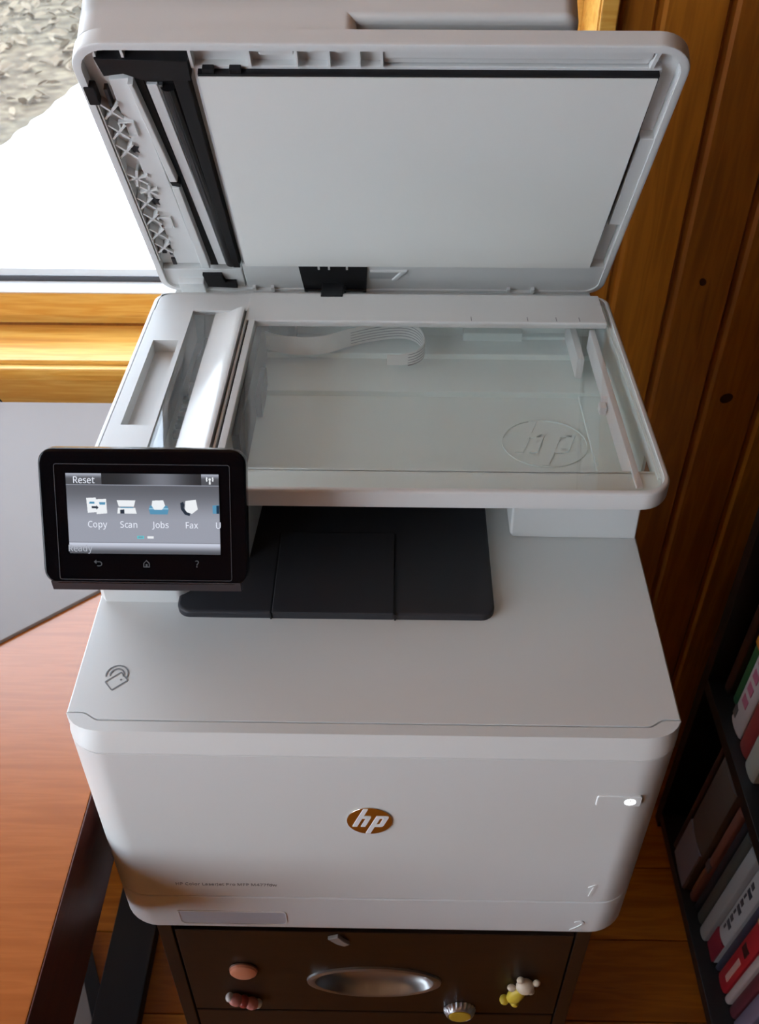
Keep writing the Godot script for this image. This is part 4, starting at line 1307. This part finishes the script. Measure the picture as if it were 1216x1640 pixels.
	for q in [[-0.1235, -0.1030], [0.1190, 0.1450]]:
		var clip := sh()
		clip.prism(PackedVector2Array([Vector2(q[0], -0.002), Vector2(q[1], -0.002), Vector2(q[1], 0.011), Vector2(q[1] - 0.003, 0.011), Vector2(q[1] - 0.003, 0.006), Vector2(q[0] + 0.003, 0.006), Vector2(q[0] + 0.003, 0.011), Vector2(q[0], 0.011)]), -0.006, 0.0016)
		part("clip", clip, M.plastic, lid)
	part("separator_tab", sh().box(Vector3(-0.0548, 0.3600, -0.4300), Vector3(-0.0348, 0.3716, -0.4045), 0.001), M.black, P)
	part("rear_cover", sh().box(Vector3(-0.200, 0.300, -0.478), Vector3(0.200, 0.3475, -0.4085), 0.002), M.plastic, P)
	# document feeder body on the far side of the lid
	s = sh()
	var bo := Sh.rrect4(-0.2065, 0.010, 0.1345, 0.3068, [0.014, 0.014, 0.012, 0.016], 6)
	s.prism(bo, -0.088, -0.0245, 0.010, 0.006, 5)
	# below it, the body is cut back at the right for the output slot
	s.prism(Sh.rrect4(-0.2065, 0.010, -0.0160, 0.3068, [0.012, 0.002, 0.008, 0.016], 6), -0.0420, -0.0129)
	s.prism(Sh.rrect4(-0.0300, 0.010, 0.1300, 0.2900, [0.002, 0.004, 0.004, 0.002], 4), -0.0250, -0.0129)
	part("feeder_body", s, M.plastic, lid)
	part("seam", sh().prism(Sh.inset(o, 0.0020), -0.0131, -0.0124), M.line, lid)


# ---------------------------------------------------------------- bookcase and books
func build_bookcase() -> void:
	var b := thing("bookcase", "black open bookcase standing along the right wall beside the printer", "bookcase")
	var x0 := 0.458
	var x1 := 0.735
	var z0 := -0.520
	var z1 := 1.40
	var tall := H + 1.10
	part("side_panel", sh().box(Vector3(x0, 0.0, z0), Vector3(x1, tall, z0 + 0.02), 0.001), M.bookcase, b)
	part("side_panel", sh().box(Vector3(x0, 0.0, z1 - 0.02), Vector3(x1, tall, z1), 0.001), M.bookcase, b)
	part("back_panel", sh().box(Vector3(x1 - 0.008, 0.0, z0 + 0.02), Vector3(x1, tall, z1 - 0.02)), M.bookcase, b)
	for y: float in [H - 0.600, H - 0.266, H + 0.068, H + 0.402, H + 0.736]:
		part("shelf", sh().box(Vector3(x0, y - 0.022, z0 + 0.0201), Vector3(x1 - 0.0081, y, z1 - 0.0201), 0.001), M.bookcase, b)
	part("plinth", sh().box(Vector3(x0 + 0.008, 0.0, z0 + 0.0201), Vector3(x0 + 0.026, H - 0.6225, z1 - 0.0201)), M.bookcase, b)
	part("top_panel", sh().box(Vector3(x0 - 0.003, tall, z0 - 0.003), Vector3(x1, tall + 0.022, z1 + 0.003), 0.001), M.bookcase, b)
	# books of the lower shelf: [z of the far side, thickness, height, depth of the spine behind the edge, colour, label]
	var low := [
		[-0.447, 0.012, 0.300, 0.006, c8(70, 44, 42), "thin dim reddish book at the far end of the lower shelf", ""],
		[-0.428, 0.062, 0.298, 0.002, c8(92, 84, 80), "thick grey brown binder with a pale label, farthest broad spine on the lower shelf", "label"],
		[-0.3640, 0.016, 0.275, 0.012, c8(132, 84, 74), "narrow reddish brown book beside the grey binder", "band"],
		[-0.3465, 0.013, 0.270, 0.016, c8(40, 42, 52), "narrow black blue book between the reddish one and the pale grey one", ""],
		[-0.3320, 0.020, 0.268, 0.016, c8(76, 78, 74), "dark grey green book left of the pale grey spine", ""],
		[-0.3100, 0.022, 0.272, 0.014, c8(158, 158, 158), "plain pale grey book next to the white lettered spine", ""],
		[-0.2865, 0.030, 0.270, 0.020, c8(176, 176, 178), "white book with a red foot and dark marks along its spine", "foot"],
		[-0.2550, 0.010, 0.268, 0.024, c8(64, 66, 82), "thin dark blue book between the white and the red spines", ""],
		[-0.2435, 0.030, 0.276, 0.024, c8(176, 34, 44), "bright red book with a pale stripe on the lower shelf", "stripe"],
		[-0.2120, 0.013, 0.270, 0.026, c8(186, 168, 164), "thin pinkish white book right after the bright red one", ""],
		[-0.1975, 0.018, 0.262, 0.028, c8(96, 40, 50), "dark wine red book on the lower shelf", ""],
		[-0.1780, 0.024, 0.270, 0.028, c8(112, 100, 120), "greyish purple book on the lower shelf", ""],
		[-0.1525, 0.010, 0.262, 0.032, c8(36, 34, 46), "thin black book after the purple one", ""],
		[-0.1410, 0.030, 0.270, 0.026, c8(220, 220, 214), "white book with a yellow foot near the lower right corner", "yellow"],
		[-0.1095, 0.032, 0.276, 0.018, c8(226, 52, 34), "bright orange red book with yellow patches in the lower right corner", "patch"],
		[-0.0760, 0.026, 0.270, 0.018, c8(120, 178, 176), "pale teal book at the nearest end of the books on the lower shelf", ""]]
	for q in low:
		book(q, x0, H - 0.600, 0.105)
	var up := [
		[-0.492, 0.020, 0.235, 0.020, c8(62, 34, 24), "dark brown book at the far end of the upper shelf", ""],
		[-0.470, 0.018, 0.228, 0.026, c8(58, 120, 76), "green book with an orange top on the upper shelf", "orange"],
		[-0.4505, 0.012, 0.230, 0.026, c8(48, 84, 124), "thin blue book between the green and the white ones on the upper shelf", ""],
		[-0.4370, 0.040, 0.236, 0.014, c8(204, 198, 200), "broad white book with pink marks on the upper shelf", "pink"],
		[-0.3950, 0.030, 0.230, 0.014, c8(150, 60, 60), "dull red book after the broad white one on the upper shelf", ""],
		[-0.3635, 0.034, 0.236, 0.012, c8(170, 170, 160), "pale grey book nearest on the upper shelf", ""]]
	for q in up:
		book(q, x0, H - 0.266, 0.06)

func book(q: Array, x0: float, y: float, lean: float) -> void:
	var w: float = q[1] - 0.0012
	var h: float = q[2]
	var depth := 0.19
	var o := thing("book", q[5], "book", Vector3(x0 + q[3], y + 0.0008 + sin(lean) * w, q[0]), "books in the black bookcase")
	o.rotation.x = lean
	# local: x into the shelf, y up, z across the thickness
	var s := sh(Transform3D(Basis(Vector3(0, 0, 1), Vector3(1, 0, 0), Vector3(0, 1, 0)), Vector3.ZERO))
	var c := PackedVector2Array()
	var tb := 0.0018
	c.append(Vector2(0, depth))
	for i in 7:
		var a := PI * i / 6.0
		c.append(Vector2(w / 2 - cos(a) * w / 2, 0.004 - sin(a) * 0.004))
	c.append(Vector2(w, depth))
	c.append(Vector2(w - tb, depth))
	c.append(Vector2(w - tb, 0.006))
	c.append(Vector2(tb, 0.006))
	c.append(Vector2(tb, depth))
	s.prism(c, 0, h)
	var col: Color = q[4]
	part("cover", s, mat(col, 0.45), o)
	part("pages", sh().box(Vector3(0.0062, 0.003, tb + 0.0001), Vector3(depth - 0.004, h - 0.003, w - tb - 0.0001)), mat(c8(200, 190, 170), 0.9), o)
	var strip := func(called: String, y0: float, y1: float, z0: float, z1: float, cc: Color) -> void:
		part(called, sh().box(Vector3(-0.0004, y0, w * z0), Vector3(0.004, y1, w * z1), 0.0002), mat(cc, 0.5), o)
	match q[6]:
		"label":
			strip.call("spine_label", 0.004, 0.115, 0.03, 0.97, c8(128, 126, 140))
		"band":
			strip.call("spine_band", 0.10, 0.12, 0.04, 0.96, c8(96, 90, 96))
			strip.call("spine_band", 0.02, 0.09, 0.2, 0.6, c8(160, 110, 84))
		"foot":
			strip.call("spine_foot", 0.001, 0.062, 0.03, 0.97, c8(138, 30, 50))
			for k in 9:
				strip.call("spine_mark", 0.085 + k * 0.017, 0.096 + k * 0.017, 0.3, 0.42 + 0.3 * ((k * 5) % 3) / 2.0, c8(58, 58, 66))
		"stripe":
			strip.call("spine_stripe", 0.03, 0.10, 0.52, 0.8, c8(210, 160, 150))
			strip.call("spine_mark", 0.12, 0.14, 0.3, 0.8, c8(50, 20, 22))
			strip.call("spine_band", 0.20, 0.235, 0.1, 0.9, c8(200, 170, 120))
		"yellow":
			strip.call("spine_foot", 0.006, 0.03, 0.55, 0.97, c8(214, 176, 60))
			strip.call("spine_mark", 0.03, 0.045, 0.1, 0.6, c8(84, 66, 50))
		"patch":
			for k in 4:
				strip.call("spine_patch", 0.03 + k * 0.05, 0.06 + k * 0.05, 0.12, 0.6, c8(206, 176, 70))
		"orange":
			strip.call("spine_head", 0.12, 0.226, 0.04, 0.96, c8(216, 140, 50))
		"pink":
			for k in 6:
				strip.call("spine_mark", 0.05 + k * 0.026, 0.066 + k * 0.026, 0.3, 0.7, c8(190, 110, 140))
			strip.call("spine_mark", 0.012, 0.03, 0.08, 0.34, c8(90, 90, 92))
